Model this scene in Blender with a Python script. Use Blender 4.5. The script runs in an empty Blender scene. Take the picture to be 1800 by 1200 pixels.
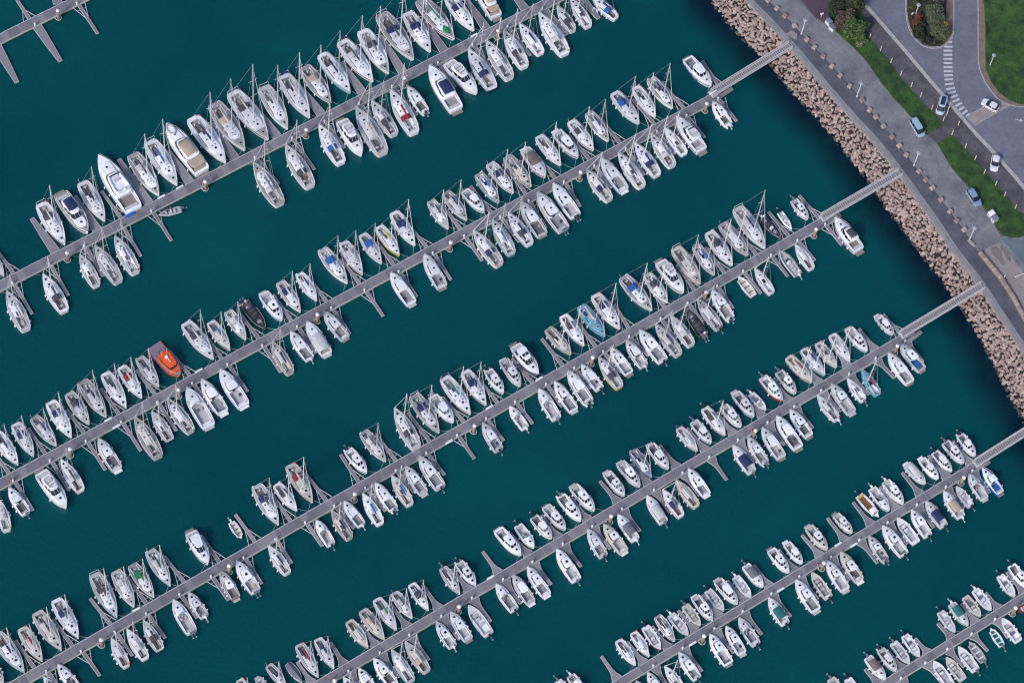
import bpy, bmesh, math, random
from mathutils import Vector, Matrix
R = random.Random(7)
PI = math.pi
SC = bpy.context.scene
COL = SC.collection

# ---------------------------------------------------------------- camera
FPX = 5332.5                       # focal length in pixels of an 1800 px wide frame
TILT, ROLL = 0.47398, 0.164245
DIST = FPX / 8.4
dn = Vector((-math.sin(TILT) * math.sin(ROLL), math.sin(TILT) * math.cos(ROLL), math.cos(TILT)))
e1 = (Vector((1, 0, 0)) - dn[0] * dn).normalized()
e2 = dn.cross(e1)
HC = DIST * dn[2]
cam = bpy.data.cameras.new('camera')
cam.sensor_width = 36
cam.lens = FPX / 1800 * 36
cam.clip_start = 1
cam.clip_end = 6000
camo = bpy.data.objects.new('camera', cam)
COL.objects.link(camo)
def W(v): return Vector((v.dot(e1), -v.dot(e2), -v.dot(dn)))
cx, cy, cz = W(Vector((1, 0, 0))), W(Vector((0, -1, 0))), W(Vector((0, 0, -1)))
m = Matrix(((cx[0], cy[0], cz[0], 0), (cx[1], cy[1], cz[1], 0), (cx[2], cy[2], cz[2], HC), (0, 0, 0, 1)))
camo.matrix_world = m
SC.camera = camo
def px(x, y, z=0.0):
    """point of the place, at height z, that the survey photograph shows at (x, y)"""
    d = W(Vector(((x - 900) / FPX, (y - 600) / FPX, 1.0)))
    k = (z - HC) / d[2]
    return Vector((d[0] * k, d[1] * k, z))

# ---------------------------------------------------------------- light
SUN_AZ = math.atan2(-0.62, -0.78)     # towards the sun, from +Y clockwise
SUN_EL = math.radians(38)
w = bpy.data.worlds.new('World')
SC.world = w
w.use_nodes = True
nt = w.node_tree
bg = nt.nodes['Background']
sk = nt.nodes.new('ShaderNodeTexSky')
sk.sky_type = 'NISHITA'
sk.sun_disc = False
sk.sun_elevation = SUN_EL
sk.sun_rotation = SUN_AZ % (2 * PI)
sk.air_density = 1.3
sk.dust_density = 2.0
sk.ozone_density = 1.5
nt.links.new(sk.outputs[0], bg.inputs[0])
bg.inputs[1].default_value = 0.085
sd = bpy.data.lights.new('sun', 'SUN')
sd.energy = 1.5
sd.angle = math.radians(11)
sd.color = (1.0, 0.95, 0.90)
so = bpy.data.objects.new('sun', sd)
COL.objects.link(so)
sv = Vector((math.sin(SUN_AZ) * math.cos(SUN_EL), math.cos(SUN_AZ) * math.cos(SUN_EL), math.sin(SUN_EL)))
so.rotation_euler = sv.to_track_quat('Z', 'Y').to_euler()
so.location = sv * 300
vs = SC.view_settings
vs.view_transform = 'Standard'
vs.look = 'None'
vs.exposure = 0.82
SC.cycles.filter_width = 1.1
vs.gamma = 1
vs.use_curve_mapping = False

# ---------------------------------------------------------------- materials
def noisy(name, col, rough=0.5, amp=0.12, scale=1.5, metal=0.0, bump=0.0, bscale=20, col2=None, coords='Object', spec=0.5, detail=4, fine=0.0, fscale=3.0, cracks=0.0):
    if name in bpy.data.materials: return bpy.data.materials[name]
    mt = bpy.data.materials.new(name)
    mt.use_nodes = True
    n = mt.node_tree
    b = n.nodes['Principled BSDF']
    b.inputs['Roughness'].default_value = rough
    b.inputs['Metallic'].default_value = metal
    b.inputs['Specular IOR Level'].default_value = spec
    tc = n.nodes.new('ShaderNodeTexCoord')
    if amp or col2:
        no = n.nodes.new('ShaderNodeTexNoise')
        no.inputs['Scale'].default_value = scale
        no.inputs['Detail'].default_value = detail
        n.links.new(tc.outputs[coords], no.inputs['Vector'])
        r = n.nodes.new('ShaderNodeValToRGB')
        r.color_ramp.elements[0].position = 0.32
        r.color_ramp.elements[1].position = 0.68
        c2 = col2 or tuple(c * (1 - amp) for c in col)
        r.color_ramp.elements[0].color = (*c2, 1)
        r.color_ramp.elements[1].color = (*(tuple(min(1, c * (1 + amp)) for c in col) if not col2 else col), 1)
        n.links.new(no.outputs[0], r.inputs[0])
        out = r.outputs[0]
        if fine:
            f = n.nodes.new('ShaderNodeTexNoise'); f.inputs['Scale'].default_value = fscale; f.inputs['Detail'].default_value = 8; f.inputs['Roughness'].default_value = .7
            n.links.new(tc.outputs[coords], f.inputs['Vector'])
            q = n.nodes.new('ShaderNodeMapRange'); q.inputs['From Min'].default_value = .3; q.inputs['From Max'].default_value = .7
            q.inputs['To Min'].default_value = 1 - fine; q.inputs['To Max'].default_value = 1 + fine
            n.links.new(f.outputs[0], q.inputs['Value'])
            x = n.nodes.new('ShaderNodeMix'); x.data_type = 'RGBA'; x.blend_type = 'MULTIPLY'; x.inputs['Factor'].default_value = 1
            n.links.new(out, x.inputs['A']); n.links.new(q.outputs[0], x.inputs['B']); out = x.outputs['Result']
        if cracks:
            v = n.nodes.new('ShaderNodeTexVoronoi'); v.feature = 'DISTANCE_TO_EDGE'; v.inputs['Scale'].default_value = .09
            dv = n.nodes.new('ShaderNodeTexNoise'); dv.inputs['Scale'].default_value = .6; dv.inputs['Detail'].default_value = 5
            n.links.new(tc.outputs[coords], dv.inputs['Vector'])
            va = n.nodes.new('ShaderNodeVectorMath'); va.operation = 'MULTIPLY_ADD'; va.inputs[1].default_value = (2.5, 2.5, 2.5)
            n.links.new(dv.outputs['Color'], va.inputs[0]); n.links.new(tc.outputs[coords], va.inputs[2]); n.links.new(va.outputs[0], v.inputs['Vector'])
            q = n.nodes.new('ShaderNodeMapRange'); q.inputs['From Min'].default_value = 0; q.inputs['From Max'].default_value = .012
            q.inputs['To Min'].default_value = 1 - cracks; q.inputs['To Max'].default_value = 1
            n.links.new(v.outputs['Distance'], q.inputs['Value'])
            x = n.nodes.new('ShaderNodeMix'); x.data_type = 'RGBA'; x.blend_type = 'MULTIPLY'; x.inputs['Factor'].default_value = 1
            n.links.new(out, x.inputs['A']); n.links.new(q.outputs[0], x.inputs['B']); out = x.outputs['Result']
        n.links.new(out, b.inputs['Base Color'])
    else:
        b.inputs['Base Color'].default_value = (*col, 1)
    if bump:
        nb = n.nodes.new('ShaderNodeTexNoise')
        nb.inputs['Scale'].default_value = bscale
        n.links.new(tc.outputs[coords], nb.inputs['Vector'])
        bp = n.nodes.new('ShaderNodeBump')
        bp.inputs['Strength'].default_value = bump
        bp.inputs['Distance'].default_value = 0.1
        n.links.new(nb.outputs[0], bp.inputs['Height'])
        n.links.new(bp.outputs[0], b.inputs['Normal'])
    return mt
PAL = {  # code: (name, colour, roughness)
    'w': ('white_gelcoat', (0.73, 0.735, 0.80), .35), 'W': ('bright_gelcoat', (0.82, 0.825, 0.88), .3), 'v': ('worn_gelcoat', (0.60, 0.605, 0.67), .45),
    'B': ('cream_gelcoat', (0.58, 0.545, 0.52), .45), 'g': ('grey_deck', (0.27, 0.26, 0.28), .8), 'G': ('pale_grey_deck', (0.42, 0.42, 0.45), .8),
    'T': ('weathered_teak', (0.22, 0.19, 0.18), .85), 'n': ('navy_canvas', (0.012, 0.022, 0.095), .8), 'b': ('blue_canvas', (0.015, 0.10, 0.34), .8),
    'l': ('pale_blue_paint', (0.30, 0.42, 0.52), .45), 'q': ('turquoise_paint', (0.14, 0.35, 0.47), .45), 'e': ('teal_canvas', (0.01, 0.13, 0.14), .8), 'a': ('green_canvas', (0.01, 0.15, 0.07), .8),
    'r': ('burgundy_canvas', (0.22, 0.015, 0.035), .8), 'R': ('red_paint', (0.30, 0.03, 0.03), .5), 't': ('tan_canvas', (0.40, 0.32, 0.26), .85), 'u': ('taupe_canvas', (0.16, 0.12, 0.115), .85),
    'k': ('charcoal_canvas', (0.05, 0.05, 0.07), .8), 'K': ('black_rubber', (0.012, 0.013, 0.02), .5), 's': ('slate_canvas', (0.13, 0.14, 0.19), .8), 'S': ('slate_paint', (0.17, 0.20, 0.30), .5),
    'y': ('yellow_paint', (0.52, 0.40, 0.10), .5), 'z': ('royal_blue_paint', (0.01, 0.10, 0.42), .4), 'o': ('orange_paint', (0.75, 0.10, 0.02), .5), 'h': ('brown_paint', (0.07, 0.045, 0.045), .5),
    'N': ('navy_paint', (0.015, 0.02, 0.06), .3), 'd': ('dark_glass', (0.012, 0.016, 0.03), .12), 'c': ('clear_window', (0.10, 0.16, 0.18), .12), 'm': ('aluminium', (0.70, 0.70, 0.73), .4),
    'M': ('galvanised_steel', (0.46, 0.46, 0.50), .5), 'p': ('mooring_rope', (0.36, 0.38, 0.38), .9), 'f': ('pale_canvas', (0.47, 0.47, 0.51), .85), 'P': ('solar_cell', (0.02, 0.03, 0.09), .2),
    'D': ('cockpit_grey', (0.24, 0.25, 0.28), .8), 'E': ('cockpit_dark', (0.12, 0.12, 0.14), .8), 'U': ('varnished_wood', (0.20, 0.10, 0.05), .5)}
def M(c):
    nm, col, ro = PAL[c]
    return noisy(nm, col, ro, amp=0.10 if c not in 'dcPm' else 0, scale=1.3)

# ---------------------------------------------------------------- mesh helpers
class MB:
    def __init__(s): s.v = []; s.f = []; s.m = []
    def add(s, vs_, fs, mi=0):
        o = len(s.v)
        s.v += [tuple(p) for p in vs_]
        for f in fs: s.f.append(tuple(o + i for i in f)); s.m.append(mi)
    def box(s, c, d, rz=0.0, mi=0, tx=1.0, ty=1.0, pitch=0.0):
        """box of size d centred at c; the top is scaled by tx, ty"""
        ca, sa = math.cos(rz), math.sin(rz)
        cp, sp = math.cos(pitch), math.sin(pitch)
        vs_ = []
        for z in (-.5, .5):
            for x, y in ((-.5, -.5), (.5, -.5), (.5, .5), (-.5, .5)):
                k = (tx, ty) if z > 0 else (1, 1)
                X, Y, Z = x * d[0] * k[0], y * d[1] * k[1], z * d[2]
                X, Z = X * cp - Z * sp, X * sp + Z * cp
                vs_.append((c[0] + X * ca - Y * sa, c[1] + X * sa + Y * ca, c[2] + Z))
        s.add(vs_, ((3, 2, 1, 0), (4, 5, 6, 7), (0, 1, 5, 4), (1, 2, 6, 5), (2, 3, 7, 6), (3, 0, 4, 7)), mi)
    def tube(s, pts, r, n=4, mi=0, r2=None, caps=True):
        pts = [Vector(p) for p in pts]
        o = len(s.v)
        L = len(pts)
        for i, p in enumerate(pts):
            t = (pts[min(i + 1, L - 1)] - pts[max(i - 1, 0)]).normalized()
            a = Vector((0, 0, 1)) if abs(t.z) < .9 else Vector((1, 0, 0))
            u = t.cross(a).normalized(); v = t.cross(u)
            rr = r if r2 is None else r + (r2 - r) * i / max(1, L - 1)
            for k in range(n):
                q = p + (u * math.cos(2 * PI * k / n) + v * math.sin(2 * PI * k / n)) * rr
                s.v.append(tuple(q))
        for i in range(L - 1):
            for k in range(n):
                a, b = o + i * n + k, o + i * n + (k + 1) % n
                s.f.append((a, b, b + n, a + n)); s.m.append(mi)
        if caps:
            s.f.append(tuple(o + k for k in range(n))[::-1]); s.m.append(mi)
            s.f.append(tuple(o + (L - 1) * n + k for k in range(n))); s.m.append(mi)
    def rings(s, rs, mi=0, closed=True, cap0=True, cap1=True):
        n = len(rs[0]); o = len(s.v)
        for r in rs: s.v += [tuple(p) for p in r]
        for i in range(len(rs) - 1):
            for k in range(n if closed else n - 1):
                a, b = o + i * n + k, o + i * n + (k + 1) % n
                s.f.append((a, b, b + n, a + n)); s.m.append(mi)
        if cap0: s.f.append(tuple(o + k for k in range(n))[::-1]); s.m.append(mi)
        if cap1: s.f.append(tuple(o + (len(rs) - 1) * n + k for k in range(n))); s.m.append(mi)
    def mesh(s, name):
        me = bpy.data.meshes.new(name)
        me.from_pydata(s.v, [], s.f)
        return me
    def build(s, name, mats, parent=None, smooth=False, fix=True):
        if isinstance(mats, str): mats = [M(c) for c in mats]
        elif not isinstance(mats, (list, tuple)): mats = [mats]
        me = s.mesh(name)
        for mt in mats: me.materials.append(mt)
        if len(mats) > 1: me.polygons.foreach_set('material_index', s.m)
        if smooth: me.polygons.foreach_set('use_smooth', [True] * len(me.polygons))
        if fix:
            bm = bmesh.new(); bm.from_mesh(me)
            bmesh.ops.recalc_face_normals(bm, faces=bm.faces)
            bm.to_mesh(me); bm.free()
        return link(name, me, parent)
def link(name, data, parent=None, loc=None, rz=None):
    o = bpy.data.objects.new(name, data)
    COL.objects.link(o)
    if parent: o.parent = parent
    if loc is not None: o.location = loc
    if rz is not None: o.rotation_euler = (0, 0, rz)
    return o
def thing(name, label, cat, loc=(0, 0, 0), rz=0.0, group=None):
    o = link(name, None, None, loc, rz)
    return tag(o, label, cat, group)
def tag(o, label, cat, group=None):
    o['label'] = label; o['category'] = cat
    if group: o['group'] = group
    return o
def sheet(name, pts, mat, z, thick=0.0, parent=None, kind='structure'):
    mb = MB()
    top = [(p[0], p[1], z) for p in pts]
    n = len(top)
    mb.add(top, [tuple(range(n))])
    if thick:
        mb.add([(p[0], p[1], z - thick) for p in pts] + top, [(i, (i + 1) % n, n + (i + 1) % n, n + i) for i in range(n)])
    o = mb.build(name, mat, parent)
    me = o.data
    if me.polygons[0].normal.z < 0: me.flip_normals()
    if kind and not parent: o['kind'] = kind
    return o
FINGERS = """
T 0 0 Y
205 130 120 0
565 50 685 235
T 0 0 W
265 190 425 430
-40 300 120 580
400 15 370 -60
T 0 300 W
395 575 225 335
680 410 525 180
1045 225 835 -80
1330 75 1180 -140
T 0 300 Y
850 330 715 145
100 730 -20 560
T 0 0 W
1650 1110 1490 870
T 450 0 W
150 960 -20 740
450 790 300 600
740 640 600 440
1020 490 870 250
1310 340 1170 130
1610 190 1480 0
T 900 0 W
75 40 -10 -70
T 0 300 Y
110 810 225 1005
375 690 480 875
620 560 725 740
890 430 990 600
1090 310 1205 490
T 450 0 Y
20 1140 160 1290
280 1000 410 1190
500 870 620 1040
740 740 885 930
970 620 1130 810
1290 450 1400 610
1530 320 1690 530
T 900 0 Y
-20 200 130 390
T 900 0 W
230 80 385 245
480 -20 610 130
T 900 0 Y
1440 590 1340 430
1190 735 1050 580
985 850 850 700
745 985 610 820
530 1100 400 950
280 1220 150 1060
T 450 300 Y
1875 130 1740 -50
1650 290 1510 110
1430 400 1310 240
1190 520 1070 380
960 650 850 500
720 780 600 620
490 910 370 750
240 1040 120 870
10 1165 -110 1010
T 0 600 Y
1560 120 1440 -50
1330 230 1190 65
1090 370 960 200
830 500 710 330
590 640 470 480
320 790 200 610
60 920 -50 760
110 990 230 1185
370 850 485 1045
620 710 740 900
870 580 990 765
1120 440 1240 625
1370 310 1500 490
1620 180 1740 350
1860 40 1975 215
T 450 300 Y
300 1100 420 1280
540 970 660 1145
770 840 895 1020
1010 710 1130 885
1250 580 1370 765
1470 460 1590 630
1720 320 1850 500
T 900 300 Y
120 210 240 400
370 80 480 250
T 900 0 Y
580 1160 700 1320
800 1040 930 1230
1010 910 1150 1080
1220 800 1355 965
1450 690 1580 850
T 1350 300 Y
365 340 220 175
140 450 5 290
T 900 300 Y
1720 590 1590 430
1490 710 1360 540
1270 820 1160 660
1060 940 960 810
810 1090 720 940
570 1210 450 1050
T 900 600 Y
350 160 210 -20
130 270 0 120
T 450 600 Y
1700 430 1570 270
1460 560 1310 390
1220 700 1070 500
980 830 840 650
720 980 595 795
490 1110 350 930
230 1240 100 1060
T 0 900 Y
1790 200 1655 15
1540 345 1410 160
1290 480 1155 310
1030 640 895 455
780 790 635 605
510 940 375 755
240 1090 110 900
345 1130 460 1290
590 990 700 1145
830 860 930 1005
1050 730 1160 880
1280 590 1385 740
1500 460 1605 615
1730 330 1840 500
T 450 900 Y
150 200 250 355
360 80 465 235
T 450 600 Y
570 1170 690 1310
790 1050 910 1190
1000 920 1110 1055
1210 790 1325 935
1430 670 1535 820
1630 550 1740 695
T 900 600 Y
40 440 145 575
260 320 350 455
460 210 550 330
660 90 750 210
T 900 300 Y
840 1180 960 1300
1050 1040 1150 1180
1240 930 1340 1060
1460 830 1555 965
1640 720 1750 860
T 1350 300 Y
30 600 140 740
220 500 330 630
415 390 520 520
930 1140 810 1010
T 1350 600 F
740 40 640 -90
550 160 450 20
350 280 240 130
140 410 40 260
T 900 600 F
1750 510 1640 380
1550 640 1440 500
1350 750 1230 610
1150 870 1040 730
950 990 840 860
730 1110 620 980
T 900 900 F
530 50 420 -100
320 170 210 20
110 290 -10 150
T 450 900 F
1700 420 1595 275
1490 540 1380 400
1280 670 1180 520
1060 800 950 650
840 930 740 790
620 1070 525 915
390 1200 290 1050
670 1130 780 1290
890 1000 1000 1160
1100 880 1215 1035
1320 740 1430 890
1540 620 1650 765
1760 490 1860 640
T 900 900 F
160 360 275 505
370 230 485 380
580 110 690 255
790 -10 900 130
T 900 600 F
1010 1050 1110 1200
1210 930 1320 1080
1400 820 1510 970
1600 700 1710 850
T 1350 600 F
10 580 115 725
200 470 315 605
390 360 510 490
590 250 710 370
770 130 890 255
980 10 1090 140
1420 850 1300 700
1250 945 1130 800
1060 1060 945 920
890 1160 790 1020
T 1350 900 F
720 80 600 -70
530 185 420 40
355 290 240 160
180 400 75 260
5 510 -100 370
T 900 900 F
1630 620 1515 480
1450 720 1340 580
1280 820 1170 690
1090 940 985 800
920 1050 810 910
740 1170 630 1010
560 1290 440 1150
1010 1090 1110 1250
1220 970 1335 1115
1440 830 1560 985
1640 710 1755 855
T 1350 900 F
45 590 160 730
240 470 350 610
460 330 570 475
660 210 770 355
860 90 980 220
1070 -30 1165 105
T 1350 600 F
1270 1040 1380 1165
1450 920 1560 1060
T 1350 900 F
1790 550 1680 420
1610 660 1530 565
1450 760 1360 640
1280 870 1195 780
1110 970 1035 885
930 1080 850 980
760 1190 685 1100
960 1190 1050 1330
1130 1080 1230 1200
1290 990 1380 1085
1450 870 1545 970
1610 760 1690 880
"""
BOATS = """
T 0 0
1590 1150 1348 828 S
1725 1065 1500 730 S d=g s=t
1890 990 1630 650 S d=m s=k
T 1 1
292 222 356 303 Y c=t
312 327 262 248 S c=b a=1
280 345 232 271 S d=g s=w
173 277 236 371 Y f=1
T 0 300
740 360 575 80 S
620 445 425 165 Y c=n cl=1
460 525 285 230 S s=k a=1
30 740 -100 560 S
45 850 185 1120 S
300 730 455 990 S s=k
560 595 680 810 S
665 530 835 785 S
805 465 955 720 S
1120 310 1275 265 R r=g
T 450 300
-20 -50 170 240 S d=g s=w
T 1 1
501 256 546 329 S s=k
T 450 0
225 915 50 610 S c=w
380 835 190 530 S a=1 p=1
530 735 335 470 S h=k c=t s=t d=g
665 660 460 380 S h=l c=n
825 580 600 290 S s=w a=1 p=1
935 525 745 215 S d=m s=k
1110 430 875 100 S d=g s=n a=1
1230 370 1060 90 S s=n c=n
1395 285 1150 0 S d=g u=g c=g
1535 220 1350 -20 S s=n
1540 -120 1690 120 Y c=t
440 880 600 1150 S s=b
745 1100 600 850 Y
700 760 895 1085 S c=t
810 715 975 950 S s=k
945 640 1115 940 S c=r s=r
1065 620 1190 790 M o=1
1215 475 1410 775 Y c=n
1555 665 1350 440 Y n=1
1490 350 1665 630 S c=n s=n h=n
1615 290 1785 555 S s=w
1740 220 1890 475 S d=m s=k
T 900 0
50 170 205 380 S c=n
185 95 375 385 S s=w
315 45 430 220 S s=k
410 -10 540 190 S c=k
575 50 592 112 D i=b
560 -20 735 130 S s=b
1400 615 1230 410 M k=2
1130 765 970 550 S c=n d=g
1010 825 865 610 S
895 875 715 650 S c=n s=b
680 995 535 790 S c=n d=g
575 1060 410 850 S s=k
465 1115 310 925 M
345 1165 185 955 S
T 1 1
959 313 922 262 W c=u
934 329 890 275 S d=g b=1
903 340 860 287 S s=n
T 450 300
1710 230 1560 20 S c=b d=g h=l
1605 295 1465 140 M
1485 350 1330 150 S d=g s=w
1355 410 1225 210 S s=w
1120 530 965 290 S c=n s=n
1010 600 860 390 S h=y c=y
885 655 745 445 S c=b s=b
750 735 610 500 S s=w
645 795 460 550 S c=b s=b
430 915 300 720 S c=n
315 995 165 780 S s=n
185 1060 50 860 M q=1
T 1 1
467 579 430 532 R r=k
433 597 400 546 S s=w d=w
405 616 369 565 S c=b b=1
376 632 325 567 S s=k
T 0 600
1265 250 1080 30 P
1120 320 975 110 S c=n
1000 400 850 175 S s=r
890 470 735 220 S c=k
750 535 575 275 S c=n d=g
630 585 480 360 S s=k c=n
505 680 350 420 S s=n
400 735 235 530 S d=g s=w
240 810 105 575 S s=n
130 870 -30 640 S
-20 1100 50 1330 S
60 1035 185 1210 M o=1
470 1175 285 920 Y n=1
425 830 570 1050 S s=w
690 690 825 900 M h=t
945 535 1115 815 S d=g b=1
1065 495 1200 695 S h=n
1175 405 1345 635 S d=g
1310 330 1470 600 W
1415 275 1570 500 M
1545 205 1715 455 M k=2
T 1 1
478 601 511 656 S d=g b=1
510 585 545 631 M o=1
539 567 575 623 W c=w
T 450 300
475 1000 630 1180 M
945 725 1095 935 M
1180 595 1310 820 M
1525 425 1715 665 S s=n
T 1 1
865 387 900 447 S c=b d=l h=l
893 375 932 430 S s=k
T 900 300
60 230 215 455 M
175 165 365 420 M o=2
285 100 450 325 M o=2 q=1
T 1 1
1030 299 1072 352 S s=n
1056 281 1097 335 M k=2
1086 270 1129 329 S
1115 252 1156 309 S c=n s=n
T 900 0
975 945 1130 1170 S s=w
1070 900 1215 1085 S c=t
1150 830 1335 1060 Y n=1
1405 720 1525 880 M o=1
T 1350 300
280 345 180 205 M o=1
165 410 85 290 R r=w
T 1 1
1373 419 1340 383 R r=n
T 900 300
1780 550 1580 260 S c=n s=w
1660 600 1475 370 S d=g h=g
1550 670 1380 430 S s=k
1425 735 1290 525 S c=b d=g
1325 800 1145 540 S b=1 d=m
1205 865 1040 640 Y n=1
1095 930 945 725 S s=k
985 985 775 745 S d=g s=b c=b
760 1115 580 870 S s=n
655 1170 480 950 S h=b d=b i=b
T 1 1
1027 608 989 554 S s=k
1004 623 962 577 S d=g b=1
T 900 600
185 245 20 30 Y h=n q=2 n=1
60 320 -60 130 M
T 450 600
1740 370 1630 200 M o=1
1620 450 1465 205 S s=n c=n
1510 515 1320 250 S c=e p=1
1390 575 1240 385 M
1290 645 1105 375 S d=g s=n
970 470 1130 750 S s=k
915 845 750 630 S d=g s=w
780 930 645 760 M o=1
400 1135 235 865 S b=1 s=r
290 1190 140 1000 S s=k
T 1 1
490 923 450 852 S s=n
T 0 900
1700 180 1625 65 D o=1 i=t
1465 370 1340 140 Y n=1
1200 520 1050 265 S c=k s=w
1085 600 925 365 S c=g s=g d=g
945 670 810 410 S s=w d=w
825 745 660 430 S s=k h=l a=1
555 890 390 610 S s=n
435 975 255 700 S b=1 s=w
300 1050 150 810 S b=1 c=r
175 1130 -30 850 S h=l d=l c=n
25 1200 -60 1060 S d=g
405 1075 540 1240 M
305 1155 390 1270 S
780 885 890 1085 S
890 820 1025 1030 S s=w
1005 760 1130 970 S h=n s=k
1215 620 1350 845 W o=2
1325 570 1440 735 M o=1
1555 425 1660 605 M h=u
T 1 1
415 987 450 1040 M o=2 q=1
T 450 900
85 235 225 430 S c=n
420 60 530 230 W o=1
530 -10 660 185 S d=g b=1
T 1 1
604 882 636 923 M o=1
637 867 669 921 S c=b
T 450 600
835 1000 970 1180 M o=1
950 940 1085 1150 S b=1 c=b
1050 885 1180 1065 M
1145 815 1300 1030 M o=1 q=1
1590 580 1710 765 M o=1
1780 460 1895 610 W o=1
T 900 600
185 340 315 545 W o=1
295 290 435 485 M
390 215 540 430 M o=1 u=y
485 170 620 335 M o=1
605 115 760 325 S h=y s=k
690 50 825 225 M
800 0 930 175 M o=1
T 1 1
1123 582 1166 635 M o=1
1151 571 1194 624 S b=1 c=n
1179 556 1216 607 S s=w
T 900 300
1220 965 1355 1165 R r=k
1300 905 1460 1110 S d=g o=1
1400 845 1535 1040 M o=1
1590 740 1700 875 D i=t
T 1 1
1326 472 1357 515 S
T 1350 300
80 560 215 730 R r=g
190 520 310 690 S m=0 c=r
465 340 640 560 Y n=1 c=k
880 1155 770 1020 M
T 1 1
1524 619 1491 577 M
1494 635 1462 587 S
1471 646 1437 602 S b=1
T 1350 600
400 240 245 50 S h=l s=w
310 290 140 105 S b=1 c=r
195 370 75 210 M o=1
T 1 1
1375 706 1340 662 M h=r o=1
T 900 600
1785 485 1680 365 O o=1
1700 535 1570 360 M
1610 605 1485 450 M o=1
1500 660 1350 465 S s=k o=1
1400 720 1275 560 M o=1
1305 770 1170 605 S m=0
1100 900 970 725 M
980 960 845 760 S h=s d=s
900 1025 760 850 M
790 1090 665 920 M
580 1195 430 1015 M
T 1 1
1021 917 985 871 M o=1
994 932 959 889 M
T 900 900
280 190 150 30 M o=1
155 255 40 90 W o=1
T 1 1
916 977 875 930 M
T 450 900
1545 520 1425 350 M o=1 q=1
1435 575 1310 385 S d=w o=1
1215 690 1090 500 S c=n s=k
1100 745 970 560 S s=w
990 830 845 605 S c=g
905 895 745 685 S b=1 s=t
790 955 650 760 S b=1 m=0
550 1100 430 885 S q=2
440 1160 300 925 S c=r
325 1195 222 1060 C
215 1230 85 1070 S c=n
100 1270 10 1165 M
T 1 1
446 1236 420 1193 S
T 450 900
610 1155 720 1300 S
720 1100 830 1260 M
825 1030 970 1215 M
950 965 1095 1190 S h=l d=w
1045 910 1205 1120 S b=1 s=t
1265 775 1385 945 M o=1 q=1
1365 705 1495 895 M
1490 655 1640 860 O o=1
T 1 1
871 1027 905 1072 W o=1
901 1012 934 1059 M
T 900 900
105 390 245 585 M
310 265 455 480 M o=1 q=1
530 125 645 310 M o=1
640 90 790 280 M b=1
740 20 870 195 W o=1 c=s
T 1 1
1136 872 1167 918 W o=1 c=w
1164 860 1198 907 S s=n
T 900 600
1150 975 1300 1160 S b=1 m=0
1235 900 1370 1080 M
1550 735 1690 920 W o=1 c=n
1655 680 1780 855 M o=1
T 1 1
1338 753 1374 804 M
T 1350 600
55 530 215 750 M
150 485 290 665 M
345 380 490 550 S o=1
440 305 590 500 M
555 260 675 415 S o=1 m=0
655 200 775 375 S h=b d=b c=r
840 90 1000 290 M k=2
925 25 1085 200 M i=b
1455 810 1350 655 M o=1
1375 860 1245 705 M o=1
1290 920 1170 775 M o=1
1195 970 1080 825 M
1105 1005 975 860 W c=w
950 1145 825 980 M o=1
850 1195 730 1030 W o=1
780 1230 640 1075 D i=u o=1
T 1350 900
590 150 475 15 M
415 270 285 100 M b=1
240 365 130 215 M
145 430 20 260 M
T 900 900
1765 530 1640 370 W o=1 c=s
1680 600 1570 450 O o=1
1585 650 1445 475 M
1490 695 1375 545 O o=1
1410 765 1285 590 M k=2
1325 800 1215 650 O o=1 b=1
1240 865 1115 715 O o=1
1145 905 1020 725 S d=g m=0
1045 970 935 800 O h=r o=1
965 1015 850 840 S m=0
870 1075 745 895 S m=0
T 1350 600
1500 890 1635 1065 M h=z i=b
1405 935 1525 1105 W
1320 1020 1430 1155 O o=1
1230 1055 1360 1235 W o=1 c=t
T 1 1
1626 882 1660 925 W o=1 c=n
1601 897 1632 942 M o=1
T 1350 900
905 40 1045 215 O
800 100 960 300 M o=1 q=1
705 175 825 335 M o=1
505 285 645 480 M b=1
405 345 545 545 M
305 425 430 600 O o=1 b=1
190 480 340 690 M
0 605 125 785 W o=1 c=e
T 900 900
1590 745 1720 930 W o=1
1500 805 1620 990 M
1385 860 1525 1065 M
1170 990 1305 1170 M o=1
1070 1080 1200 1250 S
950 1130 1060 1300 M
870 1190 960 1330 M
530 1310 410 1145 M o=1
430 1330 320 1180 O o=1
T 1350 900
1830 545 1710 370 M o=1
1735 595 1630 440 O o=1
1570 690 1455 540 O o=1
1495 735 1385 590 O b=1
1405 800 1290 640 W o=1 c=e
1315 845 1210 695 O o=1
1065 1015 960 860 O o=1
995 1065 880 910 O o=1
900 1120 790 960 M o=1
825 1180 700 1015 W o=1 c=u
660 1320 560 1165 O o=1
560 1330 440 1165 O o=1 b=1
1757 695 1860 640 D h=r
1645 745 1765 905 O i=w
1565 810 1650 935 D i=e o=1
1415 905 1520 1045 D i=g h=g u=b o=1
1335 945 1465 1110 O o=1
1250 1020 1375 1175 O b=1
1160 1045 1290 1220 O o=1
"""
ZL = 4.5
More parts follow.
